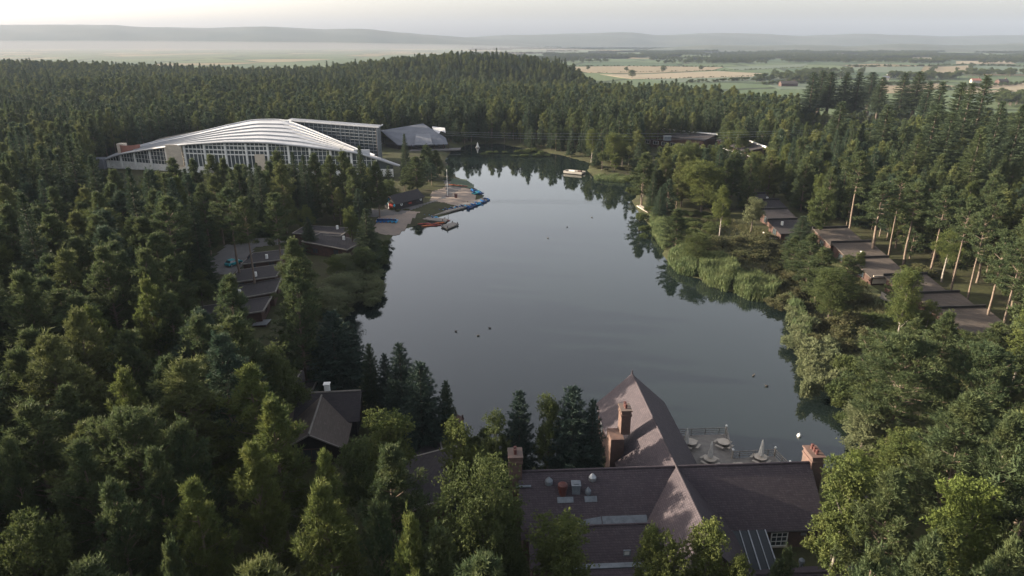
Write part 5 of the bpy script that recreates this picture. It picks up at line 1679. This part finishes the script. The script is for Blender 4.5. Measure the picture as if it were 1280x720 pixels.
# ------------------------------------------------------------------ bushes and reeds of the shores
BUSHES = []
def bush(px, py, wpx, h, m, label, group='bushes along the lake shore'):
    p = at(px, py, .6); z = max(gz1(p.x, p.y), 0)
    me = BUSH[rnd.randrange(4)]
    o = link_mesh('bush', me)
    r_ = wpx / 2 * proj(p.x, p.y, 1)[2] / FPX
    o.location = (p.x, p.y, z - .1); o.scale = (r_ / 1.6, r_ / 1.6, h / 2.4); o.rotation_euler = (0, 0, rnd.uniform(0, 6.28))
    o.material_slots[0].link = 'OBJECT'; o.material_slots[0].material = M[m]
    tag(o, label, 'bush', group)
    BUSHES.append((p.x, p.y))
rb = random.Random(11)
for (x0, y0, x1, y1, n, w0, w1, h0, h1, m, lab) in (
    (985, 392, 1012, 440, 12, 22, 36, 2.5, 4.0, 'willow', 'pale willow bush at the water edge below the right reeds'),
    (1008, 430, 1042, 496, 20, 26, 44, 2.5, 4.5, 'willow', 'rounded willow bush leaning over the right shore'),
    (1042, 470, 1085, 520, 14, 28, 44, 2.5, 4.0, 'broad', 'dark green bush on the right shore above the terrace'),
    (940, 300, 1000, 345, 16, 18, 30, 1.0, 2.4, 'heath', 'rusty low shrub in the clearing above the lower reeds'),
    (850, 268, 905, 300, 14, 14, 26, 1.0, 2.6, 'broad', 'dark shrub in the clearing under the slim bright birch'),
    (960, 345, 1010, 390, 16, 20, 36, 1.5, 3.0, 'heath', 'heathy bush between the right reeds and the lodges'),
    (880, 300, 960, 345, 22, 16, 32, 1.2, 2.6, 'heath', 'brownish low bush behind the right reed bed'),
    (1010, 380, 1080, 450, 26, 20, 40, 1.2, 3.0, 'heath', 'shrub on the slope below the right lodges'),
    (1080, 400, 1150, 440, 14, 24, 40, 1.2, 2.4, 'broad', 'green shrub near the bright birch on the right bank'),
    (800, 262, 850, 300, 14, 14, 24, 1.5, 3.0, 'broad', 'waterside bush above the jetty on the right'),
    (785, 225, 830, 250, 12, 12, 22, 1.5, 3.5, 'broad', 'bush on the small point at the far right shore'),
    (740, 204, 800, 216, 12, 10, 18, 1.0, 2.5, 'heath', 'low bush on the far point behind the raft'),
    (470, 300, 490, 330, 9, 12, 22, 1.5, 3.0, 'broad', 'dark bush at the left water edge'),
    (430, 338, 474, 392, 26, 20, 34, 1.8, 3.6, 'willow', 'grey green bush along the left shore between the lodges and the firs'),
    (440, 340, 470, 366, 8, 18, 28, 1.5, 3.0, 'willow', 'pale bush on the left shore by the willows'),
    (395, 375, 432, 405, 10, 20, 34, 1.5, 3.0, 'broad', 'bush on the left shore above the dark firs'),
    (600, 186, 700, 195, 14, 9, 16, 1.0, 2.2, 'broad', 'small bush at the far water edge'),
    (560, 545, 640, 575, 8, 24, 36, 1.2, 2.2, 'broad', 'low bush on the near bank left of the pub'),
    (1065, 520, 1100, 560, 10, 28, 44, 1.5, 3.2, 'broad', 'bush at the water beside the right pub chimney'),
    (1085, 560, 1200, 640, 22, 40, 80, 1.5, 4.0, 'broad', 'green bush among the trees right of the pub'),
    (1180, 420, 1290, 520, 22, 36, 70, 1.5, 3.5, 'heath', 'undergrowth bush at the right edge below the nearest lodge'),
    (1130, 300, 1270, 372, 18, 16, 32, 1.0, 2.4, 'heath', 'low undergrowth bush between the bare pine trunks'),
    (490, 262, 520, 270, 4, 8, 14, .6, 1.2, 'heath', 'small scrub by the boathouse path')):
    for i in range(n):
        bush(rb.uniform(x0, x1), rb.uniform(y0, y1), rb.uniform(w0, w1), rb.uniform(h0, h1), m, lab, lab.replace('bush', 'bushes', 1).replace('shrub', 'shrubs', 1))

def reed_mesh(seed, L, n):
    """a strip of upright blades in bent clumps"""
    rng = np.random.default_rng(seed)
    P = np.column_stack([rng.uniform(-1, 1, n), rng.uniform(-1, 1, n), np.zeros(n)])
    P = P[(P[:, 0] ** 2 + P[:, 1] ** 2) < 1]
    D = unit(np.column_stack([rng.normal(0, .28, (len(P), 2)), np.ones(len(P))]))
    return P, D, rng

def reed_bed(pts, h, label, dens=16):
    poly = [tuple(at(px, py, .2))[:2] for px, py in pts]
    a = np.array(poly); lo, hi = a.min(0), a.max(0)
    n = int((hi - lo).prod() * dens)
    rng = np.random.default_rng(int(abs(lo[0] * 7 + lo[1])))
    X, Y = rng.uniform(lo[0], hi[0], n), rng.uniform(lo[1], hi[1], n)
    k = inside(poly, X, Y); X, Y = X[k], Y[k]
    hv = h * (.65 + .5 * (.5 + .5 * np.sin(X * .9 + 1.1 * np.sin(Y * .7))) * (.6 + .4 * np.sin(Y * 1.3)))
    P = np.column_stack([X, Y, np.maximum(gz(X, Y), -.3)])
    Vs, Fs, o = [], [], 0
    for lev in (.15, .45, .75):
        V, F_ = blades(rng, P + np.column_stack([np.zeros((len(P), 2)), hv * lev]), np.tile([[0, 0, 1.]], (len(P), 1)), 3, h * .42, .13, .35)
        Vs.append(V); Fs.append(F_ + o); o += len(V)
    ob = link_mesh('reeds', np_mesh('reeds', np.concatenate(Vs), np.concatenate(Fs)), M['reed'])
    tag(ob, label, 'reeds', kind='stuff')
reed_bed([(838, 320), (862, 313), (876, 324), (868, 346), (848, 342), (836, 331)], 2.6, 'upper clump of the bright reed bed on the right shore')
reed_bed([(872, 328), (902, 332), (922, 348), (908, 365), (884, 356), (874, 346)], 3.0, 'middle clump of the bright reed bed on the right shore')
reed_bed([(918, 350), (948, 354), (976, 366), (962, 378), (934, 374), (918, 366)], 2.6, 'lower clump of the bright reed bed on the right shore')
reed_bed([(812, 276), (830, 284), (838, 305), (828, 312), (816, 294)], 2.4, 'reeds below the jetty on the right shore')
reed_bed([(742, 221), (800, 222), (806, 228), (780, 228), (744, 225)], 1.6, 'reeds along the far point behind the raft', 8)
reed_bed([(984, 380), (1000, 392), (1012, 420), (1008, 440), (992, 416)], 2.6, 'reeds between the willows on the right shore')

# grass and heath of the open right bank
def ground_cover(pts, h, label, m, dens, name='grass'):
    poly = [tuple(at(px, py, .9))[:2] for px, py in pts]
    a = np.array(poly); lo, hi = a.min(0), a.max(0)
    n = int((hi - lo).prod() * dens)
    rng = np.random.default_rng(int(abs(lo[0] * 5 + lo[1] * 3)))
    X, Y = rng.uniform(lo[0], hi[0], n), rng.uniform(lo[1], hi[1], n)
    k = inside(poly, X, Y) & (np.sin(X * .31 + 1.7 * np.sin(Y * .23)) + rng.normal(0, .6, n) > -.4); X, Y = X[k], Y[k]
    P = np.column_stack([X, Y, np.maximum(gz(X, Y), 0)])
    V, F_ = blades(rng, P, np.tile([[0, 0, 1.]], (len(P), 1)), 5, h, .12, .55)
    tag(link_mesh(name, np_mesh(name, V, F_), M[m]), label, name.replace('_', ' '), kind='stuff')
ground_cover([(850, 285), (900, 270), (960, 290), (1030, 318), (1075, 350), (1110, 385), (1160, 420), (1170, 450), (1080, 460), (1020, 410), (985, 375), (940, 340), (880, 310)], .8, 'tall grass and heath on the open right bank', 'heath', 5)
ground_cover([(446, 470), (470, 484), (500, 500), (545, 530), (565, 548), (545, 575), (510, 560), (470, 520)], .25, 'short dry grass on the near left lawn', 'heath', 14)

# ------------------------------------------------------------------ the woods: single trees near by, one forest mass beyond
WATER_PX = [(556, 203), (575, 190), (600, 187), (690, 198), (708, 222), (740, 224), (785, 234), (782, 250), (796, 268), (820, 292), (830, 325), (870, 352), (960, 378), (980, 405), (1003, 450),
            (1030, 490), (1060, 512), (1066, 560), (1010, 575), (960, 556), (905, 540), (860, 540), (832, 505), (793, 470), (752, 502), (740, 500), (715, 482), (680, 488), (655, 486), (640, 495), (600, 530), (580, 525),
            (562, 478), (530, 452), (500, 428), (465, 428), (450, 460), (455, 420), (430, 402), (450, 372), (475, 345), (486, 310), (490, 292), (520, 282), (606, 252), (600, 240), (570, 222)]
# what must stay in view: pixel box and how far away it is
KEEP = [(118, 146, 500, 203, 284), (118, 170, 260, 214, 290), (470, 152, 580, 196, 332), (462, 236, 612, 292, 222), (540, 205, 610, 240, 245), (295, 308, 352, 334, 162), (290, 330, 345, 356, 148), (290, 352, 342, 378, 138), (262, 372, 325, 396, 126),
        (366, 276, 446, 318, 182), (375, 480, 452, 560, 78), (452, 462, 478, 500, 80), (528, 560, 552, 585, 70), (632, 565, 1038, 720, 30), (748, 466, 850, 600, 50), (850, 535, 1015, 590, 50), (936, 238, 1002, 300, 208),
        (1028, 282, 1074, 306, 172), (1046, 303, 1102, 322, 158), (1074, 320, 1124, 358, 145), (1118, 345, 1184, 368, 135), (1150, 368, 1216, 394, 122), (1190, 386, 1250, 414, 114), (1005, 92, 1295, 138, 620), (1005, 92, 1295, 152, 430), (808, 155, 900, 178, 340), (912, 166, 960, 186, 300), (984, 400, 1062, 500, 92), (1040, 480, 1075, 545, 72), (282, 300, 320, 340, 140), (702, 205, 735, 222, 240), (840, 300, 1010, 380, 110), (960, 340, 1115, 440, 95),
        (1000, 380, 1080, 520, 70), (1150, 322, 1262, 375, 138), (590, 168, 606, 186, 300)]
CLEAR = [tuple(at(px, py, 2))[:2] + (r_,) for px, py, r_ in ((334, 320, 8), (321, 341, 8), (317, 361, 8), (286, 386, 9), (403, 288, 9), (417, 301, 9), (405, 515, 9), (385, 472, 5), (543, 594, 8), (1221, 401, 7), (1188, 381, 7), (1147, 357, 7),
         (1100, 334, 7), (1075, 313, 7), (1049, 295, 7), (986, 283, 7), (974, 269, 7), (962, 257, 7), (945, 249, 7), (505, 258, 8), (300, 318, 9), (330, 308, 9), (290, 335, 7), (1100, 570, 5), (520, 250, 12), (550, 245, 10))]
CLEAR += [(x, y, 8.5) for x in np.arange(-2, 38, 5) for y in (46, 51, 56, 62, 67)] + [(18, y, 8) for y in (70, 76, 82)]
dome_fp = [(p.x, p.y) for p in fe] + [(ga[1].x + 3, ga[1].y + 26), (ga[0].x, ga[0].y + 26), (-178, 312)]
hall_fp = [(A[i].x + dx, A[i].y + dy) for i, dx, dy in ((0, -4, 3), (1, 0, 14), (2, 6, 3), (3, 6, -7), (5, -4, -7))]
OPEN_PX = [(818, 285), (870, 258), (930, 268), (960, 290), (1030, 318), (1075, 350), (1110, 388), (1160, 424), (1150, 450), (1090, 465), (1066, 520), (1040, 512), (1003, 460), (982, 402), (972, 378), (905, 370), (843, 347), (823, 312)]
OPEN = [tuple(at(px, py, 1))[:2] for px, py in OPEN_PX]
LAWN = [tuple(at(px, py, 1))[:2] for px, py in ((440, 455), (480, 480), (545, 515), (590, 540), (590, 575), (545, 600), (505, 580), (455, 530))]

def px_in(poly, px, py): return bool(inside(poly, np.array([px]), np.array([py]))[0])

rng = np.random.default_rng(21)
CAND = []
for y0_, y1_, st in ((20, 150, 6.9), (150, 400, 6.4), (400, 700, 5.9), (700, 1180, 6.6)):
    for yy in np.arange(y0_, y1_, st):
        half = .86 * yy + 45
        for xx in np.arange(-half - 25, half, st):
            CAND.append((xx + rng.uniform(-.42, .42) * st, yy + rng.uniform(-.42, .42) * st))
CAND = np.array(CAND)
SD = shore_dist(CAND[:, 0], CAND[:, 1])
ED = wood_edge(CAND[:, 0])
ok = (SD > np.where(CAND[:, 1] > 300, 1.2, 2.5)) & (CAND[:, 1] < ED + 25) & (np.hypot(*CAND.T) > 30)
ok &= ~inside(dome_fp, CAND[:, 0], CAND[:, 1]) & ~inside(hall_fp, CAND[:, 0], CAND[:, 1]) & ~inside(OPEN, CAND[:, 0], CAND[:, 1]) & ~inside(LAWN, CAND[:, 0], CAND[:, 1])
for cx, cy_, r_ in CLEAR: ok &= np.hypot(CAND[:, 0] - cx, CAND[:, 1] - cy_) > r_
CAND, SD = CAND[ok], SD[ok]
HT_ = np.array(TREES)
keepers = []
for (x, y), sd in zip(CAND, SD):
    d = math.hypot(x, y)
    dm = np.hypot(HT_[:, 0] - x, HT_[:, 1] - y) - .55 * HT_[:, 2]
    if dm.min() < 2.1: continue
    if x > 22 and y < 125 and rng.uniform() < .33: continue
    u = rng.uniform()
    far = y > 420
    left = x < 0
    nz = math.sin(x * .021 + 1.3) * math.sin(y * .017 + .4)
    if far: kind = 'spruce' if u < .10 + .22 * nz else ('pine' if u < .76 else 'broad')
    elif left and y > 130: kind = 'spruce' if u < .38 + .2 * nz else ('pine' if u < .94 else 'broad')
    elif left: kind = 'pine' if u < .84 else ('broad' if u < .93 else 'spruce')
    elif y > 190: kind = 'pine' if u < .52 else ('spruce' if u < .80 else ('broad' if u < .92 else 'birch'))
    else: kind = 'pine' if u < .70 else ('broad' if u < .86 else 'birch')
    h = dict(pine=rng.uniform(14.5, 18.5), spruce=rng.uniform(15.5, 21.5), broad=rng.uniform(11, 15), birch=rng.uniform(12, 15.5))[kind]
    r = dict(pine=rng.uniform(2.5, 3.5), spruce=rng.uniform(2.3, 3.2), broad=rng.uniform(2.6, 3.6), birch=rng.uniform(1.9, 2.6))[kind]
    if y < 160: r *= 1.42; h *= rng.uniform(1.0, 1.16)
    elif y < 330 and x < -40: h *= 1.18; r *= 1.22
    elif y < 400: r *= 1.1
    else: h *= rng.uniform(.75, 1.08); r *= 1.15
    if sd < 9: h *= .62; r *= .85
    z = 1.0
    tx, ty, Z = proj(x, y, z + h)
    bx, by, _ = proj(x, y, z)
    rp = r * FPX / Z
    bad = False
    for a0, b0, a1, b1, D in KEEP:
        if y < D and tx + rp * .8 > a0 and tx - rp * .8 < a1 and ty < b1 and by > b0: 
            # try a lower tree first
            bad = True; break
    if bad: 
        hs = h * .5
        tx2, ty2, Z2 = proj(x, y, z + hs)
        bad2 = any(y < D and tx2 + rp * .8 > a0 and tx2 - rp * .8 < a1 and ty2 < b1 and by > b0 for a0, b0, a1, b1, D in KEEP)
        if bad2: continue
        h, r, tx, ty = hs, r * .7, tx2, ty2; rp *= .7
    ym = (ty + by) / 2
    if d < 420 and any(px_in(WATER_PX, q[0], q[1]) for q in ((tx, ty + 3), (tx, ty + .25 * (by - ty)), (tx - rp * .8, ym), (tx + rp * .8, ym), (tx, ym))):
        if sd < 25 or True:
            h2 = h * .45
            tx, ty, Z = proj(x, y, z + h2)
            if px_in(WATER_PX, tx, ty) or sd > 14: continue
            h, r = h2, r * .6
            kind = 'broad'
    keepers.append((kind, x, y, h, r, rp, tx, ty, by))

# the trees that show largest are single things; the others make one forest mass
keepers.sort(key=lambda k: -k[5])
seen = lambda k: -25 < k[6] < 1305 and k[7] < 735
LIMIT = {'pine tree': 295, 'spruce tree': 200, 'broadleaf tree': 150, 'birch tree': 100}
count = {}
for h_ in HAND: 
    kk = 'broad' if h_[0] == 'lime' else h_[0]
    count[CAT[kk]] = count.get(CAT[kk], 0) + 1
single, mass = [], []
for k in keepers:
    c = CAT[k[0]]
    if seen(k) and k[5] > 6.5 and count.get(c, 0) < LIMIT[c]:
        count[c] = count.get(c, 0) + 1
        single.append(k)
    else:
        mass.append(k)

MARKS = [('the black house', 405, 515), ('the wide dark roofed lodge', 286, 384), ('the parked blue car', 293, 336), ('the lodge pair by the boathouse', 408, 296), ('the boathouse', 503, 257), ('the left tip of the white dome', 120, 205),
         ('the heavy window grid of the dome', 285, 205), ('the right tip of the white dome', 499, 208), ('the grey roofed hall', 520, 170), ('the left pub chimney', 640, 592), ('the right pub chimney', 1022, 580), ('the cream fronted lodge', 1098, 340),
         ('the nearest stepped lodge', 1222, 402), ('the farthest dark right lodge', 945, 252), ('the long dark roof beyond the lake', 850, 168), ('the white moored raft', 718, 214), ('the bright birch of the right bank', 1140, 375), ('the tallest skyline spruce', 1093, 130),
         ('the lower left corner tree', 20, 660), ('the narrow yellow topped pine', 110, 410), ('the large sunlit pine at the bottom', 405, 650), ('the pale tall spruce at the left edge', 27, 280), ('the lower right green tree', 1228, 640), ('the big shore pine on the right', 1136, 470),
         ('the brick stair drum', 163, 184), ('the far fountain', 597, 178)]
ORD = ['closest', 'second closest', 'third closest', 'fourth closest', 'fifth closest', 'sixth closest', 'seventh closest', 'eighth closest', 'ninth closest', 'tenth closest']
allT = []
for (k, px, py, w_, h_, lab, lf) in HAND:
    allT.append((CAT['broad' if k == 'lime' else k], px, py + w_ * .6, None))
for i, k in enumerate(single): allT.append((CAT[k[0]], k[6], k[7] + k[5] * 1.2, i))
buckets = {}
for c, px, py, i in allT:
    dd = [math.hypot(px - m[1], (py - m[2]) * 1.2) for m in MARKS]
    j = int(np.argmin(dd))
    dx, dy = px - MARKS[j][1], py - MARKS[j][2]
    side = ('left of' if dx < 0 else 'right of') if abs(dx) > abs(dy) else ('above' if dy < 0 else 'below')
    buckets.setdefault((c, j, side), []).append((dd[j], i))
labels = {}
for (c, j, side), L in buckets.items():
    L.sort()
    for r_, (dd, i) in enumerate(L):
        if i is None: continue
        if r_ < len(ORD): labels[i] = (f'{ORD[r_]} {c} {side} {MARKS[j][0]}', None)
        else: labels[i] = (f'{c} of the wood farther {side} {MARKS[j][0]}', f'{c}s of the wood farther {side} {MARKS[j][0]}')
for i, k in enumerate(single):
    kind, x, y, h, r, *_ = k
    lab, grp = labels[i]
    q = rng.uniform()
    lf = None
    if kind == 'pine': lf = 'pine_pale' if q < (.34 if x > 30 else .26) else ('pine_blue' if q > .88 else None)
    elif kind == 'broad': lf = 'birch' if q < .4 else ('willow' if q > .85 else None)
    elif kind == 'spruce': lf = 'pine_blue' if q > .85 else ('pine' if q < .25 else None)
    plant(kind, x, y, h, r, lab, grp or ('trees of the wood around the lake'), lf)

LOD = []   # (crown, trunk) for the mass
for s in range(6): LOD.append(('pine', gen_pine(210 + s, 16, 4.0, 3.0, 40, 7, 5, .62, .16, .65, .6, limbs=False), 16, 3.0, ['pine', 'pine_pale', 'pine', 'pine_blue', 'pine', 'pine_pale'][s], 'bark_pine'))
for s in range(3): LOD.append(('spruce', gen_spruce(230 + s, 18, 2.0, 3.3, 20, 8, 4, .75, .20, .28, .62, .2), 18, 3.3, 'spruce', 'bark'))
for s in range(3): LOD.append(('broad', gen_broad(250 + s, 13, 2.2, 3.0, 150, 7, 3, .5, .32, 8), 13, 3.0, ['broad', 'birch', 'broad'][s], 'bark'))
LODK = {'pine': [0, 1, 2, 3, 4, 5], 'spruce': [6, 7, 8], 'broad': [9, 10, 11], 'birch': [10]}

def tree_mass(name, label, cat, pts):
    """pts: rows of (x, y, z, variant, turn, sxy, sz); one object whose own mesh carries the model trees, set out by geometry nodes"""
    Vs, Fs, mi, va, o = [], [], [], [], 0
    mats = []
    for i, (k, (cr, tr), H, R, leaf, bark) in enumerate(LOD):
        for (V, F_), mt in ((cr, leaf), (tr, bark)):
            if mt not in mats: mats.append(mt)
            if F_.shape[1] == 3: F_ = np.column_stack([F_, F_[:, 2]])
            Vs.append(V); Fs.append(F_ + o); o += len(V)
            mi.append(np.full(len(F_), mats.index(mt))); va.append(np.full(len(V), i))
    V = np.concatenate(Vs); Fq = np.concatenate(Fs); mi = np.concatenate(mi)
    tri = Fq[:, 2] == Fq[:, 3]
    pts = np.array(pts)
    me = bpy.data.meshes.new(name)
    nv = len(V)
    allv = np.concatenate([V, pts[:, :3]])
    me.vertices.add(len(allv)); me.vertices.foreach_set('co', allv.astype(np.float32).ravel())
    sizes = np.where(tri, 3, 4)
    loops = np.concatenate([f[:n] for f, n in zip(Fq, sizes)]) if False else Fq[np.column_stack([np.ones((len(Fq), 3), bool), ~tri])]
    me.loops.add(len(loops)); me.loops.foreach_set('vertex_index', loops.astype(np.int32))
    me.polygons.add(len(Fq)); me.polygons.foreach_set('loop_start', np.concatenate([[0], np.cumsum(sizes)[:-1]]).astype(np.int32))
    me.polygons.foreach_set('material_index', mi.astype(np.int32))
    me.update(calc_edges=True)
    for m_ in mats: me.materials.append(M[m_])
    def attr(nm, typ, proto, point):
        a = me.attributes.new(nm, typ, 'POINT')
        if typ == 'FLOAT_VECTOR': a.data.foreach_set('vector', np.concatenate([proto, point]).astype(np.float32).ravel())
        else: a.data.foreach_set('value', np.concatenate([proto, point]).astype(np.int32 if typ == 'INT' else np.float32))
    attr('variant', 'INT', np.concatenate(va), -1 - pts[:, 3])
    attr('turn', 'FLOAT', np.zeros(nv), pts[:, 4])
    attr('size', 'FLOAT_VECTOR', np.ones((nv, 3)), np.column_stack([pts[:, 5], pts[:, 5], pts[:, 6]]))
    ob = link_mesh(name, me)
    ng = bpy.data.node_groups.new(name, 'GeometryNodeTree')
    ng.interface.new_socket('Geometry', in_out='INPUT', socket_type='NodeSocketGeometry')
    ng.interface.new_socket('Geometry', in_out='OUTPUT', socket_type='NodeSocketGeometry')
    N, Lk = ng.nodes, ng.links
    gi, go, jn = N.new('NodeGroupInput'), N.new('NodeGroupOutput'), N.new('GeometryNodeJoinGeometry')
    def named(nm, typ):
        n = N.new('GeometryNodeInputNamedAttribute'); n.data_type = typ; n.inputs[0].default_value = nm
        return next(s for s in n.outputs if s.enabled)
    v = named('variant', 'INT')
    tu = named('turn', 'FLOAT'); si = named('size', 'FLOAT_VECTOR')
    cb = N.new('ShaderNodeCombineXYZ'); Lk.new(tu, cb.inputs[2])
    for i in range(len(LOD)):
        def pick(val):
            c = N.new('FunctionNodeCompare'); c.data_type = 'INT'; c.operation = 'EQUAL'
            ins = [s for s in c.inputs if s.enabled]
            Lk.new(v, ins[0]); ins[1].default_value = val
            s = N.new('GeometryNodeSeparateGeometry'); s.domain = 'POINT'
            Lk.new(gi.outputs[0], s.inputs[0]); Lk.new(c.outputs[0], s.inputs[1])
            return s.outputs[0]
        ip = N.new('GeometryNodeInstanceOnPoints')
        Lk.new(pick(-1 - i), ip.inputs['Points']); Lk.new(pick(i), ip.inputs['Instance'])
        Lk.new(cb.outputs[0], ip.inputs['Rotation']); Lk.new(si, ip.inputs['Scale'])
        Lk.new(ip.outputs[0], jn.inputs[0])
    Lk.new(jn.outputs[0], go.inputs[0])
    md = ob.modifiers.new('trees', 'NODES'); md.node_group = ng
    return tag(ob, label, cat, kind='stuff')

pm_ = []
zs = gz(np.array([k[1] for k in mass]), np.array([k[2] for k in mass]))
for k, z in zip(mass, zs):
    i = rng.choice(LODK[k[0]])
    pm_.append((k[1], k[2], float(z), i, rng.uniform(0, 6.28), k[4] / LOD[i][3], k[3] / LOD[i][2]))
tree_mass('forest', 'dense conifer wood rolling back from the lake to the far ridge', 'forest', pm_)
print('TREES single', len(single) + len(HAND), 'mass', len(mass), count)

# hedgerows and copses out on the plain
pl = []
def ptree(x, y, h, r):
    z = gz1(x, y) if abs(x) < 900 and y < 1300 else PLAIN
    i = rng.choice([9, 11, 9, 11, 0]); pl.append((x, y, PLAIN - .4, i, rng.uniform(0, 6.28), r / LOD[i][3], h / LOD[i][2]))
def copse(px0, px1, py0, py1, n, h=13, r=6):
    for _ in range(n):
        p = at(rng.uniform(px0, px1), rng.uniform(py0, py1), PLAIN)
        ptree(p.x, p.y, h * rng.uniform(.6, 1.1), r * rng.uniform(.7, 1.3))
def hedge(a, b, n, h=6, r=4):
    A_, B_ = at(*a, PLAIN), at(*b, PLAIN)
    for _ in range(n * 2):
        t = rng.uniform(0, 1); p = A_.lerp(B_, t)
        ptree(p.x + rng.normal(0, 3), p.y + rng.normal(0, 3), h * rng.uniform(.4, 1.2), r * rng.uniform(.5, 1.1))
for a in ((945, 1012, 98, 103, 45), (962, 1060, 95, 99, 60), (1000, 1080, 91, 94, 50), (1108, 1200, 97, 100, 70), (1190, 1290, 92, 96, 60), (1245, 1330, 124, 134, 120), (640, 760, 76, 79, 60), (820, 960, 77, 80, 90), (700, 800, 70, 73, 60),
          (1160, 1300, 72, 74.5, 120), (1040, 1180, 76, 79, 80), (880, 1060, 69, 73, 130)): copse(*a)
for i in range(150):
    x_, y_ = rng.uniform(560, 1320), 56 + 20 * rng.uniform(0, 1) ** 1.3
    L_ = rng.uniform(30, 130)
    hedge((x_, y_), (x_ + L_, y_ + rng.uniform(-1.0, 1.0)), int(L_ * 1.5), 9, 7)
for i in range(26):
    x_, y_ = rng.uniform(620, 1320), rng.uniform(57, 72)
    copse(x_, x_ + rng.uniform(25, 90), y_, y_ + rng.uniform(.6, 1.6), 130, 13, 8)
for i in range(30):
    x_, y_ = rng.uniform(760, 1320), rng.uniform(64, 80)
    copse(x_, x_ + rng.uniform(30, 120), y_, y_ + rng.uniform(.4, 1.2), 55, 12, 6)
for a in (((690, 92), (905, 88), 45, 2.2, 2.0), ((905, 83.6), (690, 82.6), 60, 3.5, 3), ((800, 99.6), (985, 93.4), 45, 2.2, 2.0), ((900, 88.5), (1010, 84), 40, 2.5, 2.2), ((1060, 84), (1160, 83), 40), ((1160, 92.5), (1170, 84), 25), ((1216, 81.5), (1208, 92), 25), ((1218, 82), (1300, 84), 40), ((1160, 83.5), (1216, 81), 30), ((1195, 76), (1290, 76), 40),
          ((955, 106), (1015, 104), 30), ((1180, 112), (1300, 104), 40), ((1100, 107), (1180, 104), 30), ((640, 77), (760, 76), 40), ((860, 104), (990, 98), 40)): hedge(*a)
tree_mass('hedgerow_woods', 'dark hedges and copses dividing the fields of the plain', 'hedgerow', pl)
for px, py, h, lab in ((790, 97.5, 15, 'lone round tree in the pale stubble field, nearest of them'), (829, 90, 14, 'lone round tree at the top of the stubble field'), (783, 90, 11, 'small round tree on the left part of the field hedge'),
                       (735, 88, 11, 'small round tree at the left end of the tan field'), (876, 88, 12, 'round hedge tree right of the lone field trees')):
    p = at(px, py, PLAIN)
    root = plant('broad', p.x, p.y, h, h * .52, lab)
    root.location.z = PLAIN

S.view_layers[0].update()
